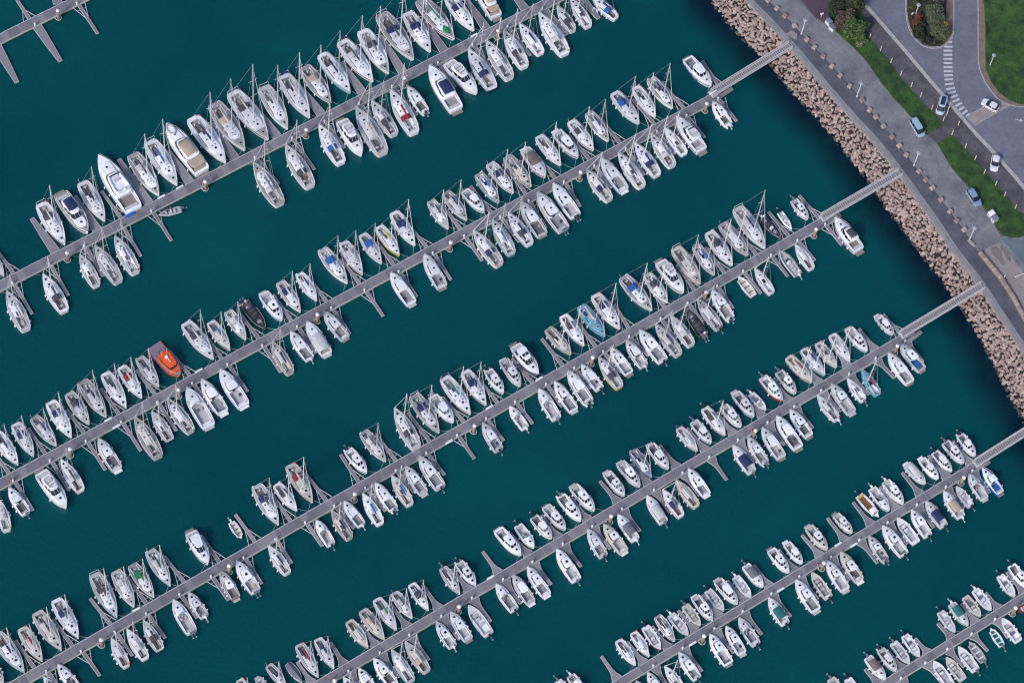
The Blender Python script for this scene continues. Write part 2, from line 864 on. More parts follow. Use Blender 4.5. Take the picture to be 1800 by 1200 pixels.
# ---------------------------------------------------------------- water
def T4(x, y, z=ZL): return px(1350 + x / 4, y / 4, z)
def T8(x, y, z=ZL): return px(1350 + x / 4, 300 + y / 4, z)
quay = [px(x, y, ZL) for x, y in ((1190, -150), (1275, -45), (1312, 0), (1350, 38), (1395, 87), (1445, 147), (1500, 210), (1535, 247), (1570, 290), (1637, 382), (1675, 440), (1720, 497), (1760, 558), (1786, 597), (1808, 632), (1860, 720), (1960, 880))]
shore = [px(x, y, 0) for x, y in ((1120, -170), (1210, -50), (1246, 0), (1285, 50), (1340, 102), (1357, 120), (1387, 157), (1422, 194), (1467, 245), (1500, 287), (1512, 302), (1550, 355), (1600, 422), (1650, 487), (1685, 537), (1720, 592), (1750, 650), (1775, 700), (1797, 738), (1850, 830), (1940, 980))]
def seg_dist(p, poly):
    best = 1e9
    for a, b in zip(poly, poly[1:]):
        ab = b - a
        t = max(0, min(1, ((p - a).x * ab.x + (p - a).y * ab.y) / (ab.x ** 2 + ab.y ** 2)))
        q = a + ab * t
        best = min(best, math.hypot(p.x - q.x, p.y - q.y))
    return best
def water():
    x0, x1, y0, y1, st = -150, 190, -130, 170, 4.0
    nx, ny = int((x1 - x0) / st), int((y1 - y0) / st)
    # rings of big cells outside the fine grid
    xs = [-2500, -600] + [x0 + i * st for i in range(nx + 1)] + [700, 2500]
    oy = px(900, 600).y
    ys = [-2500 + oy, -600 + oy] + [oy + y0 + i * st for i in range(ny + 1)] + [oy + 700, oy + 2500]
    vs_ = [(x, y, 0) for y in ys for x in xs]
    n = len(xs)
    fs = [(j * n + i, j * n + i + 1, (j + 1) * n + i + 1, (j + 1) * n + i) for j in range(len(ys) - 1) for i in range(n - 1)]
    me = bpy.data.meshes.new('water'); me.from_pydata(vs_, [], fs)
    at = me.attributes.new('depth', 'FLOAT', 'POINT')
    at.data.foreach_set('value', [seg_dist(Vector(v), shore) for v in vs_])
    mt = bpy.data.materials.new('harbour_water'); mt.use_nodes = True
    n = mt.node_tree; b = n.nodes['Principled BSDF']
    tc = n.nodes.new('ShaderNodeTexCoord')
    def noise(scale, det, rough=.5):
        q = n.nodes.new('ShaderNodeTexNoise'); q.inputs['Scale'].default_value = scale; q.inputs['Detail'].default_value = det
        q.inputs['Roughness'].default_value = rough
        n.links.new(tc.outputs['Object'], q.inputs['Vector']); return q
    big = noise(0.022, 5, .55)
    r = n.nodes.new('ShaderNodeValToRGB')
    r.color_ramp.elements[0].position = .36; r.color_ramp.elements[1].position = .66
    r.color_ramp.elements[0].color = (0.0, 0.0585, 0.0745, 1)
    r.color_ramp.elements[1].color = (0.0004, 0.076, 0.088, 1)
    n.links.new(big.outputs[0], r.inputs[0])
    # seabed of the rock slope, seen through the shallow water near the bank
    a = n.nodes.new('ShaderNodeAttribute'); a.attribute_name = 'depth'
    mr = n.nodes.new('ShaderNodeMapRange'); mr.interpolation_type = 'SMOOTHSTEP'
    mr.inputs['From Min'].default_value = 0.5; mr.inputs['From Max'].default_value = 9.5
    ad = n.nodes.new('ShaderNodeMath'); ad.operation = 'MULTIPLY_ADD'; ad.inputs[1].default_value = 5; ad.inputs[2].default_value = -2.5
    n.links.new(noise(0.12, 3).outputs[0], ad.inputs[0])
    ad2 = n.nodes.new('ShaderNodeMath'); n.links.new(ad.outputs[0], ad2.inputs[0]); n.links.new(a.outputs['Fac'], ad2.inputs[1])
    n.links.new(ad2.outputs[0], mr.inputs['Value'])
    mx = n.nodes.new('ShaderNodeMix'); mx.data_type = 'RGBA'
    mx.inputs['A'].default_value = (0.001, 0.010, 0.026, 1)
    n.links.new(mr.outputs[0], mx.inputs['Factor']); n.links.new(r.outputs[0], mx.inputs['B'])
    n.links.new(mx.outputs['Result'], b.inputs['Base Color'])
    b.inputs['Roughness'].default_value = .14
    b.inputs['IOR'].default_value = 1.33
    b.inputs['Subsurface Weight'].default_value = 1.0
    b.inputs['Subsurface Radius'].default_value = (.4, 1.0, 1.0)
    b.inputs['Subsurface Scale'].default_value = 3.0
    b.inputs['Specular IOR Level'].default_value = .4
    r1, r2 = noise(1.1, 4, .6), noise(0.25, 2)
    sm = n.nodes.new('ShaderNodeMath'); n.links.new(r1.outputs[0], sm.inputs[0]); n.links.new(r2.outputs[0], sm.inputs[1])
    bp = n.nodes.new('ShaderNodeBump'); bp.inputs['Strength'].default_value = .6; bp.inputs['Distance'].default_value = .3
    n.links.new(sm.outputs[0], bp.inputs['Height']); n.links.new(bp.outputs[0], b.inputs['Normal'])
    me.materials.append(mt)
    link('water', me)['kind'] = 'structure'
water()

# ---------------------------------------------------------------- land
asphalt = noisy('old_asphalt', (0.225, 0.222, 0.25), .9, scale=.16, col2=(0.115, 0.115, 0.145), bump=.3, bscale=8, detail=10, fine=.22, fscale=.9, cracks=.3)
asph_dark = noisy('promenade_asphalt', (0.10, 0.10, 0.135), .9, scale=.25, col2=(0.062, 0.064, 0.088), bump=.3, bscale=8, detail=10, fine=.25, fscale=.8, cracks=.25)
asph_blue = noisy('road_asphalt', (0.150, 0.158, 0.215), .9, scale=.15, col2=(0.118, 0.124, 0.17), bump=.2, bscale=10, detail=10, fine=.15, fscale=1.2, cracks=.18)
dirt = noisy('parking_dirt', (0.10, 0.092, 0.11), .95, scale=.3, col2=(0.055, 0.052, 0.068), bump=.4, bscale=6, detail=10, fine=.35, fscale=1.0)
conc = noisy('concrete', (0.27, 0.26, 0.29), .9, scale=.7, col2=(0.19, 0.185, 0.21), bump=.2, bscale=12, detail=7)
kerbm = noisy('kerb_stone', (0.42, 0.40, 0.41), .85, scale=1.5, col2=(0.28, 0.26, 0.28))
purple = noisy('purple_paving', (0.085, 0.055, 0.085), .9, scale=.5, col2=(0.065, 0.045, 0.07))
pinkp = noisy('pink_paving', (0.30, 0.255, 0.265), .9, scale=.5, col2=(0.21, 0.18, 0.20), detail=8, fine=.15)
earth = noisy('bare_earth', (0.22, 0.155, 0.135), .95, scale=.8, col2=(0.15, 0.105, 0.095), bump=.4, bscale=6, detail=8)
grassm = noisy('lawn_grass', (0.037, 0.095, 0.018), .95, scale=.5, col2=(0.009, 0.034, 0.011), bump=1.0, bscale=5, detail=15, fine=.45, fscale=1.6)
white_paint = noisy('road_paint', (0.55, 0.56, 0.62), .8, scale=3, col2=(0.36, 0.37, 0.43))

land = list(quay) + [Vector((900, -500, 0)), Vector((2400, -500, 0)), Vector((2400, 2400, 0)), Vector((-400, 2400, 0)), Vector((-400, 900, 0))]
sheet('ground', land, asphalt, ZL)
def offs(poly, d):
    out = []
    for i, p in enumerate(poly):
        t = (poly[min(i + 1, len(poly) - 1)] - poly[max(i - 1, 0)]); t.z = 0; t.normalize()
        out.append(p + Vector((-t.y, t.x, 0)) * d)
    return out
def strip(name, poly, d0, d1, mat, z, thick=0):
    a, b = offs(poly, d0), offs(poly, d1)
    mb = MB(); n = len(a)
    vs_ = [(p.x, p.y, z) for p in a] + [(p.x, p.y, z) for p in b]
    mb.add(vs_, [(i, i + 1, n + i + 1, n + i) for i in range(n - 1)])
    if thick:
        for q in (a, b): mb.add([(p.x, p.y, z) for p in q] + [(p.x, p.y, z - thick) for p in q], [(i, i + 1, n + i + 1, n + i) for i in range(n - 1)])
        for i in (0, n - 1): mb.add([(a[i].x, a[i].y, z), (b[i].x, b[i].y, z), (b[i].x, b[i].y, z - thick), (a[i].x, a[i].y, z - thick)], [(0, 1, 2, 3)])
    o = mb.build(name, mat); o['kind'] = 'structure'
    return o
# quay runs top-left to bottom-right, so +d is landward (left of travel is +)
LS = 1 if (offs(quay, 1)[5] - quay[5]).x > 0 else -1
bould_px = [(-60, -60), (0, 10), (62, 65), (118, 118), (185, 187), (272, 283), (325, 340), (388, 402), (448, 472), (508, 537), (573, 610), (660, 710), (712, 778), (758, 828), (810, 893), (872, 967), (922, 1030), (972, 1093), (1060, 1210), (1108, 1268), (1155, 1325), (1215, 1408), (1278, 1490), (1325, 1555), (1378, 1618), (1430, 1720), (1490, 1790), (1640, 1965), (1790, 2210), (1950, 2480)]
bould = [T4(x, y) for x, y in bould_px]
inner = offs(quay, LS * 1.2)
sheet('promenade_path', inner + bould[::-1], asph_dark, ZL + .004)
strip('quay_edge_kerb', quay, LS * -.3, LS * .62, conc, ZL + .05, .6)
strip('quay_drain_channel', quay, LS * .72, LS * 1.2, conc, ZL + .012)
# quay face under the kerb
mb = MB(); n = len(quay)
mb.add([(p.x, p.y, ZL - .004) for p in quay] + [(p.x, p.y, -2) for p in quay], [(i, i + 1, n + i + 1, n + i) for i in range(n - 1)])
mb.build('quay_wall', conc)['kind'] = 'structure'
# main promenade road patches
patches = [((0, -40), (120, 90), (330, 290), (200, 120), (60, -60))]
sheet('road_patch_paving', [T4(*p) for p in ((215, 20), (300, 90), (345, 150), (240, 175), (170, 110), (120, 20))], noisy('patched_asphalt', (0.20, 0.19, 0.225), .9, scale=.6, col2=(0.14, 0.135, 0.17)), ZL + .004)
sheet('purple_pavement', [T4(*p) for p in ((210, -20), (480, -60), (470, 60), (440, 130), (395, 165), (330, 120))], purple, ZL + .006)
sheet('landing_pavement', [T4(*p) for p in ((125, 240), (165, 215), (205, 240), (200, 285), (165, 268))], pinkp, ZL + .058)
kl = [T4(*p) for p in ((600, -60), (650, 0), (740, 100), (870, 250), (1000, 400), (1120, 545), (1230, 670), (1340, 800), (1470, 950), (1590, 1075), (1690, 1190), (1750, 1258), (1830, 1360), (1900, 1450))]
grass_w = [T4(*p) for p in ((440, 90), (600, 320), (690, 440), (790, 590), (900, 715), (1010, 835), (1115, 945), (1180, 1010), (1230, 1110), (1290, 1190), (1400, 1310), (1480, 1420), (1560, 1500), (1620, 1630), (1650, 1670), (1720, 1680), (1800, 1670))]
sheet('parking_strip_ground', [T4(440, 90), T4(620, 330), T4(800, 590), T4(1010, 830), T4(1115, 945), T4(1190, 1010), T4(1300, 1190), T4(1480, 1410), T4(1640, 1660), T4(1830, 1660)] + kl[::-1], dirt, ZL + .004)
sheet('road', [k for k in kl] + [T4(2100, 1400), T4(2100, -300), T4(500, -300)], asph_blue, ZL + .008)
strip('long_kerb', kl, -.42, .42, kerbm, ZL + .12, .14)
def grass(name, pts, raise_=.1):
    return sheet(name, [T4(*p) for p in pts], grassm, ZL + raise_, .12)
grass('grass_verge', ((420, 20), (640, 0), (690, 200), (720, 280), (790, 370), (870, 460), (940, 560), (1010, 640), (1080, 715), (1160, 800), (1232, 868), (1210, 895), (1150, 930), (1112, 946), (1095, 920), (1000, 815), (890, 700), (790, 575), (690, 430), (600, 335), (430, 180)))
grass('grass_verge', ((1190, 1012), (1225, 985), (1290, 958), (1325, 975), (1380, 1045), (1450, 1120), (1540, 1225), (1610, 1310), (1700, 1410), (1760, 1490), (1830, 1520), (1860, 1640), (1760, 1672), (1700, 1672), (1650, 1650), (1610, 1600), (1560, 1500), (1500, 1430), (1400, 1300), (1290, 1180), (1230, 1080)))
sheet('park_path', [T4(*p) for p in ((1478, -60), (1480, 430), (1495, 500), (1525, 570), (1565, 630), (1615, 690), (1680, 728), (1740, 746), (1900, 752), (1900, -60))], earth, ZL + .10, .1)
grass('grass', ((1505, -40), (1520, 60), (1528, 200), (1528, 420), (1535, 500), (1570, 580), (1620, 650), (1700, 710), (1780, 738), (1950, 735), (1950, -60)), .16)
kc = [T4(*p) for p in ((1476, -80), (1478, 430), (1493, 503), (1523, 573), (1563, 635), (1612, 694), (1678, 732), (1740, 750), (1900, 756))]
strip('curved_kerb', kc, -.1, .1, kerbm, ZL + .125, .13)
# planted island
isl = [(968, -60), (968, 80), (975, 140), (990, 200), (1015, 250), (1050, 295), (1095, 328), (1150, 342), (1210, 338), (1250, 318), (1282, 285), (1302, 240), (1306, 180), (1306, -60)]
sheet('island_soil_ground', [T4(*p) for p in isl], noisy('island_soil', (0.045, 0.036, 0.03), .95, scale=1, col2=(0.02, 0.02, 0.02), bump=.5, bscale=5), ZL + .11, .1)
sheet('island_path', [T4(*p) for p in ((1255, -60), (1300, -60), (1300, 230), (1275, 280), (1240, 315), (1250, 200))], earth, ZL + .116)
strip('island_kerb', [T4(*p) for p in isl], -.12, .12, kerbm, ZL + .15, .15)
strip('island_inner_kerb', [T4(970 + 0.0 + (p[0] - 968) * .97 + 5, p[1] - 8) for p in isl], -.06, .06, kerbm, ZL + .135, .05)
# raised table of the crossing
sheet('raised_crossing_pavement', [T4(*p) for p in ((1395, 822), (1450, 790), (1540, 738), (1606, 700), (1700, 742), (1580, 812), (1450, 884))], pinkp, ZL + .03, .03)
for a, b in (((1395, 822), (1606, 700)), ((1450, 884), (1700, 742))):
    strip('crossing_edge_marking', [T4(*a), T4(*b)], -.07, .07, kerbm, ZL + .036)
# zebra
zb = [(1288, 268, 20, 0), (1272, 300, 44, 8), (1266, 330, 62, 0), (1265, 358, 62, 0), (1265, 387, 62, 0), (1265, 416, 62, 0), (1265, 445, 62, 0), (1266, 474, 62, 0), (1267, 503, 62, 0), (1269, 531, 62, 2), (1271, 560, 62, 4), (1275, 592, 62, 8), (1283, 624, 62, 12), (1292, 652, 60, 16), (1306, 680, 58, 20), (1321, 708, 56, 24), (1341, 736, 52, 28), (1361, 764, 48, 32), (1383, 791, 44, 36), (1406, 812, 34, 38)]
zr = link('zebra_crossing_marking', None); zr['kind'] = 'structure'
for x, y, l, a in zb:
    c = T4(x, y); a = math.radians(a)
    d = (T4(x + 10 * math.cos(a), y - 10 * math.sin(a)) - c).normalized()
    ln = (T4(x + l / 2 * math.cos(a), y - l / 2 * math.sin(a)) - T4(x - l / 2 * math.cos(a), y + l / 2 * math.sin(a))).length
    q = Vector((-d.y, d.x, 0)) * .25
    mb = MB(); h = d * ln / 2
    mb.add([(p.x, p.y, ZL + .013) for p in (c - h - q, c + h - q, c + h + q, c - h + q)], [(0, 1, 2, 3)])
    mb.build('stripe', white_paint, zr)
mb = MB()
mb.add([(p.x, p.y, ZL + .013) for p in (T4(1735, 836), T4(1770, 846), T4(1772, 838), T4(1795, 850), T4(1768, 858), T4(1768, 851), T4(1735, 840))], [tuple(range(7))])
mb.build('arrow_marking', white_paint)['kind'] = 'structure'
# lower right: wall, concrete slab, lower road
sheet('service_road', [T8(*p) for p in ((1640, 480), (1690, 470), (1760, 490), (1900, 470), (1900, 760), (1790, 640), (1700, 545))], noisy('wet_asphalt', (0.12, 0.155, 0.20), .6, scale=.3, col2=(0.09, 0.115, 0.15)), ZL + .012)
sheet('concrete_slab_pavement', [T8(*p) for p in ((1500, 580), (1560, 530), (1635, 505), (1690, 580), (1800, 720), (1900, 880), (1980, 1200), (1830, 1100), (1650, 760))], pinkp, ZL + .05, .05)
stain = noisy('oil_stain', (0.13, 0.12, 0.13), .9, scale=1.2, col2=(0.20, 0.18, 0.19))
sheet('stain_patch_ground', [T8(*p) for p in ((1560, 545), (1600, 530), (1640, 560), (1650, 610), (1670, 660), (1650, 668), (1620, 630), (1590, 600))], stain, ZL + .056)
sheet('stain_patch_ground', [T8(*p) for p in ((1640, 520), (1680, 560), (1712, 620), (1705, 640), (1680, 625), (1660, 580), (1630, 540))], stain, ZL + .056)
wl = [T8(*p) for p in ((1487, 578), (1560, 668), (1640, 765), (1720, 890), (1795, 1030), (1860, 1150))]
o = strip('low_wall', wl, -.45, .25, noisy('wall_base', (0.25, 0.2, 0.17), .9), ZL + .72, .72)
del o['kind']; tag(o, 'low pinkish stone wall between the promenade and the concrete slab', 'wall')
stm = [noisy('granite_a', (0.40, 0.295, 0.28), .9, scale=1.5, col2=(0.28, 0.195, 0.18)), noisy('granite_b', (0.48, 0.375, 0.355), .9, scale=1.5, col2=(0.35, 0.26, 0.24)), noisy('granite_c', (0.33, 0.24, 0.23), .9, scale=1.5, col2=(0.21, 0.145, 0.135)), noisy('granite_d', (0.38, 0.325, 0.31), .9, scale=1.5, col2=(0.27, 0.23, 0.225))]
bx = MB(); bx.box((0, 0, 0), (.72, .78, .12), tx=.94, ty=.94)
cop = bx.mesh('coping_stone')
cop.materials.append(None)
tot = 0
for a, b in zip(wl, wl[1:]):
    L = (b - a).length; k = max(1, int(L / .8)); d = (b - a) / k
    for i in range(k):
        c = a + d * (i + .5) + Vector((-d.y, d.x, 0)).normalized() * -.1
        s = link('coping_stone', cop, o, (c.x, c.y, ZL + .775 + R.uniform(0, .02)), math.atan2(d.y, d.x) + R.uniform(-.03, .03))
        s.scale = (min(1.12, d.length / .75), 1, 1)
        s.material_slots[0].link = 'OBJECT'; s.material_slots[0].material = R.choice(stm)

# ---------------------------------------------------------------- rock bank
def rock_mesh(seed, n=11):
    r = random.Random(seed); bm = bmesh.new()
    for i in range(n):
        z = 1 - 2 * (i + .5) / n; t = i * 2.4 + r.uniform(-.4, .4); q = math.sqrt(1 - z * z); k = r.uniform(.8, 1.1)
        bm.verts.new((q * math.cos(t) * k, q * math.sin(t) * k * .85, z * k * .7))
    res = bmesh.ops.convex_hull(bm, input=bm.verts)
    bmesh.ops.delete(bm, geom=[g for g in res['geom_interior'] if isinstance(g, bmesh.types.BMVert)], context='VERTS')
    bmesh.ops.dissolve_limit(bm, angle_limit=.35, verts=bm.verts, edges=bm.edges)
    bmesh.ops.recalc_face_normals(bm, faces=bm.faces)
    me = bpy.data.meshes.new('stone'); bm.to_mesh(me); bm.free(); return me
rocks = [rock_mesh(s) for s in range(10)]
for r_ in rocks: r_.materials.append(None)
def bank():
    # resample quay line and find the shore point straight across
    top = []
    for a, b in zip(quay, quay[1:]):
        k = max(1, int((b - a).length / .54))
        top += [a + (b - a) * i / k for i in range(k)]
    nor = offs(top, -LS)
    rows = []
    for p, q in zip(top, nor):
        d = (q - p).normalized(); best = None
        for a, b in zip(shore, shore[1:]):
            e = b - a; den = d.x * e.y - d.y * e.x
            if abs(den) < 1e-6: continue
            t = ((a.x - p.x) * e.y - (a.y - p.y) * e.x) / den
            u = ((a.x - p.x) * d.y - (a.y - p.y) * d.x) / den
            if t > 0 and -.01 <= u <= 1.01 and (best is None or t < best): best = t
        if best is None: best = rows[-1][1] if rows else 8
        if rows: best = rows[-1][1] * .6 + best * .4
        rows.append((p, best, d))
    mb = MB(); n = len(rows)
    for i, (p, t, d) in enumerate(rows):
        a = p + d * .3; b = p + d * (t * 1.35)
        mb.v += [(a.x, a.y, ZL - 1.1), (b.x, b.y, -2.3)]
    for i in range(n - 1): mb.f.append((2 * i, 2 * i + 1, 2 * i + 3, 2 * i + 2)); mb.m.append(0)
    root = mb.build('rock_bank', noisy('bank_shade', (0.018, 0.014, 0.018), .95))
    root['kind'] = 'structure'
    wet = noisy('wet_rock', (0.10, 0.075, 0.06), .6, scale=1.5, col2=(0.05, 0.045, 0.04))
    cand = []
    for i, (p, t, d) in enumerate(rows):
        ln = t * 1.06; k = int(ln / .48)
        for j in range(k + 1):
            s = .12 + (ln + .1) * (j + R.uniform(.1, .9)) / (k + 1)
            tt = Vector((-d.y, d.x, 0)) * R.uniform(-.5, .5)
            q = p + d * s + tt
            z = ZL - .3 + (-ZL + .1) * (s / t) + R.uniform(-.15, .15)
            cand.append((q.x, q.y, z, (.36 + .36 * R.random() ** 1.5) * (1.35 if R.random() < .06 else 1)))
    cand.sort(key=lambda c: -c[3])
    def in_view(c):
        d = Vector((c[0], c[1], c[2] - HC)); X, Y, Z = d.dot(cx), d.dot(cy), -d.dot(cz)
        u, v = 900 + FPX * X / Z, 600 - FPX * Y / Z
        return 0 < u < 1800 and 0 < v < 1200
    big = [c for c in cand if in_view(c)][:290]
    bs = set(map(id, big))
    def matr(q, s): return Matrix.Translation(q) @ Matrix.Rotation(R.uniform(0, 6.3), 4, 'Z') @ Matrix.Rotation(R.uniform(-.5, .5), 4, 'X') @ Matrix.Diagonal((s, s * R.uniform(.7, 1), s * R.uniform(.7, 1), 1))
    for c in big:
        s = link('stone', R.choice(rocks), root)
        s.matrix_local = matr(c[:3], c[3])
        s.material_slots[0].link = 'OBJECT'; s.material_slots[0].material = R.choice(stm) if c[2] > .05 else wet
    vs_, fs, ms = [], [], []
    geo = [([v.co.copy() for v in r.vertices], [tuple(f.vertices) for f in r.polygons]) for r in rocks]
    for c in cand:
        if id(c) in bs: continue
        mt = matr(c[:3], c[3]); V, F = R.choice(geo); o = len(vs_)
        vs_ += [tuple(mt @ v) for v in V]; k = R.randrange(4) if c[2] > .05 else 4
        for f in F: fs.append(tuple(o + i for i in f)); ms.append(k)
    me = bpy.data.meshes.new('stone_mass'); me.from_pydata(vs_, [], fs)
    for q in stm + [wet]: me.materials.append(q)
    me.polygons.foreach_set('material_index', ms)
    o = link('stones', me, root); o['kind'] = 'stuff'
bank()

# boulders along the promenade
def dup_slot(name, me, mat, parent=None, loc=None, rz=None, scale=None):
    o = link(name, me, parent, loc, rz)
    if scale: o.scale = scale
    o.material_slots[0].link = 'OBJECT'; o.material_slots[0].material = mat
    return o
ORD = ['zeroth', 'first', 'second', 'third', 'fourth', 'fifth', 'sixth', 'seventh', 'eighth', 'ninth', 'tenth', 'eleventh', 'twelfth', 'thirteenth', 'fourteenth', 'fifteenth', 'sixteenth', 'seventeenth', 'eighteenth', 'nineteenth', 'twentieth', 'twenty-first', 'twenty-second', 'twenty-third', 'twenty-fourth', 'twenty-fifth', 'twenty-sixth', 'twenty-seventh', 'twenty-eighth', 'twenty-ninth', 'thirtieth', 'thirty-first', 'thirty-second']
def blockm(seed):
    r = random.Random(seed); mb = MB()
    pts = [(-.5, -.42), (-.42, -.5), (.45, -.5), (.52, -.4), (.5, .45), (.4, .5), (-.45, .5), (-.52, .4)]
    pts = [(x + r.uniform(-.06, .06), y + r.uniform(-.06, .06)) for x, y in pts]
    mb.rings([[(x, y, 0) for x, y in pts], [(x * 1.02, y * 1.02, .55) for x, y in pts], [(x * .85, y * .85, .75 + r.uniform(-.03, .03)) for x, y in pts]])
    me = mb.mesh('boulder'); me.materials.append(None); return me
blk = [blockm(i) for i in range(5)]
for i, (x, y) in enumerate(bould_px[1:25]):
    c = T4(x, y)
    o = dup_slot('boulder', blk[i % 5], stm[(i * 3) % 4], None, (c.x, c.y, ZL + .01), -.9 + R.uniform(-.3, .3) + 1.57 * (i % 2), (.98, .92, .85))
    tag(o, ('pale granite block beside the promenade, %s from the top of the boulder row' % ORD[i + 1]) if i < 12 else 'pale granite block beside the promenade, %s from the bottom of the row' % ORD[24 - i], 'boulder', 'granite blocks along the promenade')
mb = MB(); mb.box((0, 0, .2), (2.0, .55, .4), tx=.95, ty=.8)
o = mb.build('stone_bench', stm[3]); c = T8(1430, 510); o.location = (c.x, c.y, ZL + .01); o.rotation_euler = (0, 0, -.85)
tag(o, 'small pale stone bench at the foot of the lowest lamp', 'bench')
strip('drain_line_marking', bould, -.09, .09, noisy('tar_line', (.035, .035, .045), .9), ZL + .01)
# street lamps
def lamp(x, y, lab, h=5.6, r=.52):
    c = T4(x, y); t = thing('street_lamp', lab, 'street lamp', (c.x, c.y, ZL), 0, 'street lamps')
    mb = MB(); mb.tube([(0, 0, .0), (0, 0, h)], .11, 6, r2=.07); mb.build('pole', 'm', t)
    mb = MB(); mb.rings([[(math.cos(k * PI / 6) * q, math.sin(k * PI / 6) * q, z) for k in range(12)] for q, z in ((.15, h - .25), (r * .8, h - .1), (r, h), (r * .7, h + .12), (.1, h + .18))])
    mb.build('lamp_shade', noisy('lamp_glass', (0.30, 0.32, 0.38), .3, amp=.03), t)
    mb = MB(); mb.box((0, 0, .06), (.4, .4, .12)); mb.build('base', 'M', t)
lamp(235, 240, 'grey street lamp by the top gangway')
lamp(625, 680, 'grey street lamp between boulders, second down the promenade')
lamp(1025, 1165, 'grey street lamp near the top of the middle gangway')
lamp(1415, 1690, 'grey street lamp beside the stone bench')
lamp(1560, 462, 'street lamp with round head standing on the big lawn', 4.3, .48)
lamp(1038, 98, 'street lamp with round head among the island shrubs', 3.6, .48)
def signp(x, y, lab, dz=2.0):
    c = T4(x, y); t = thing('road_sign', lab, 'road sign', (c.x, c.y, ZL), R.uniform(0, 1))
    mb = MB(); mb.tube([(0, 0, 0), (0, 0, dz)], .05, 5); mb.build('pole', 'm', t)
    mb = MB(); mb.box((0, .06, dz - .2), (.7, .05, .7), pitch=0); mb.build('sign_panel', 'W', t)
signp(1008, 125, 'small white sign at the edge of the planted island', 1.8)
signp(372, 125, 'small white sign on the purple pavement', 1.6)
for k, (x, y) in enumerate(((790, 358), (863, 443), (932, 530), (1005, 612), (1072, 682), (1150, 770), (1265, 778), (1254, 815), (1231, 852), (1336, 882), (1293, 948), (1385, 1042), (1454, 1125), (713, 272), (1518, 1222), (1598, 1305), (1661, 1380), (1736, 1468))):
    c = T4(x, y)
    t = thing('wooden_post', '%s pale wooden post, counted down the parking strip edge' % ORD[k + 1], 'post', (c.x, c.y, ZL), 0, 'pale posts by the parking strip')
    mb = MB(); mb.tube([(0, 0, 0), (0, 0, 1.75)], .12, 7, r2=.115); mb.build('shaft', noisy('post_wood', (0.55, 0.47, 0.36), .8, scale=4), t)
    mb = MB(); mb.tube([(0, 0, 1.75), (0, 0, 1.82)], .125, 7, r2=.08); mb.build('cap', 'B', t)
def bin_(x, y, rz, c1, c2, lab):
    c = T4(x, y); t = thing('waste_container', lab, 'waste container', (c.x, c.y, ZL + .02), rz)
    mb = MB(); mb.box((0, 0, .55), (1.25, 1.0, 1.1), tx=1.08, ty=1.08); mb.build('body', c1, t)
    mb = MB(); mb.box((0, 0, 1.16), (1.4, 1.15, .1)); mb.box((0, 0, 1.24), (1.2, .9, .06), tx=.8, ty=.8); mb.build('lid', c2, t)
    for s in (-1, 1):
        mb = MB(); mb.tube([(s * .72, -.2, .95), (s * .72, .2, .95)], .05, 5); mb.build('handle', 'K', t)
bin_(424, 168, -.9, 'v', 'S', 'blue lidded waste container below the tall bushes')
bin_(450, 208, -.8, 'v', 's', 'grey lidded waste container next to the blue lidded one')
bin_(1565, 1515, .6, 'v', 'W', 'white lidded waste container on the lawn edge')
bin_(1590, 1550, .6, 'v', 'S', 'grey blue waste container next to the white one')
c = T8(1660, 752)
t = thing('barrier', 'white barrier pole lying across the concrete slab', 'barrier', (0, 0, 0))
mb = MB(); a, b = T8(1735, 748, ZL + .9), T8(1880, 690, ZL + .9); mb.tube([a, b], .08, 6); mb.build('pole', 'W', t)
mb = MB(); mb.box((b.x, b.y, ZL + .45), (.3, .3, .9)); mb.build('base', 'W', t)
t = thing('bollard', 'short white bollard at the stone wall top', 'bollard', (c.x, c.y, ZL + .05))
mb = MB(); mb.tube([(0, 0, 0), (0, 0, 1.2)], .1, 7); mb.build('shaft', 'W', t)

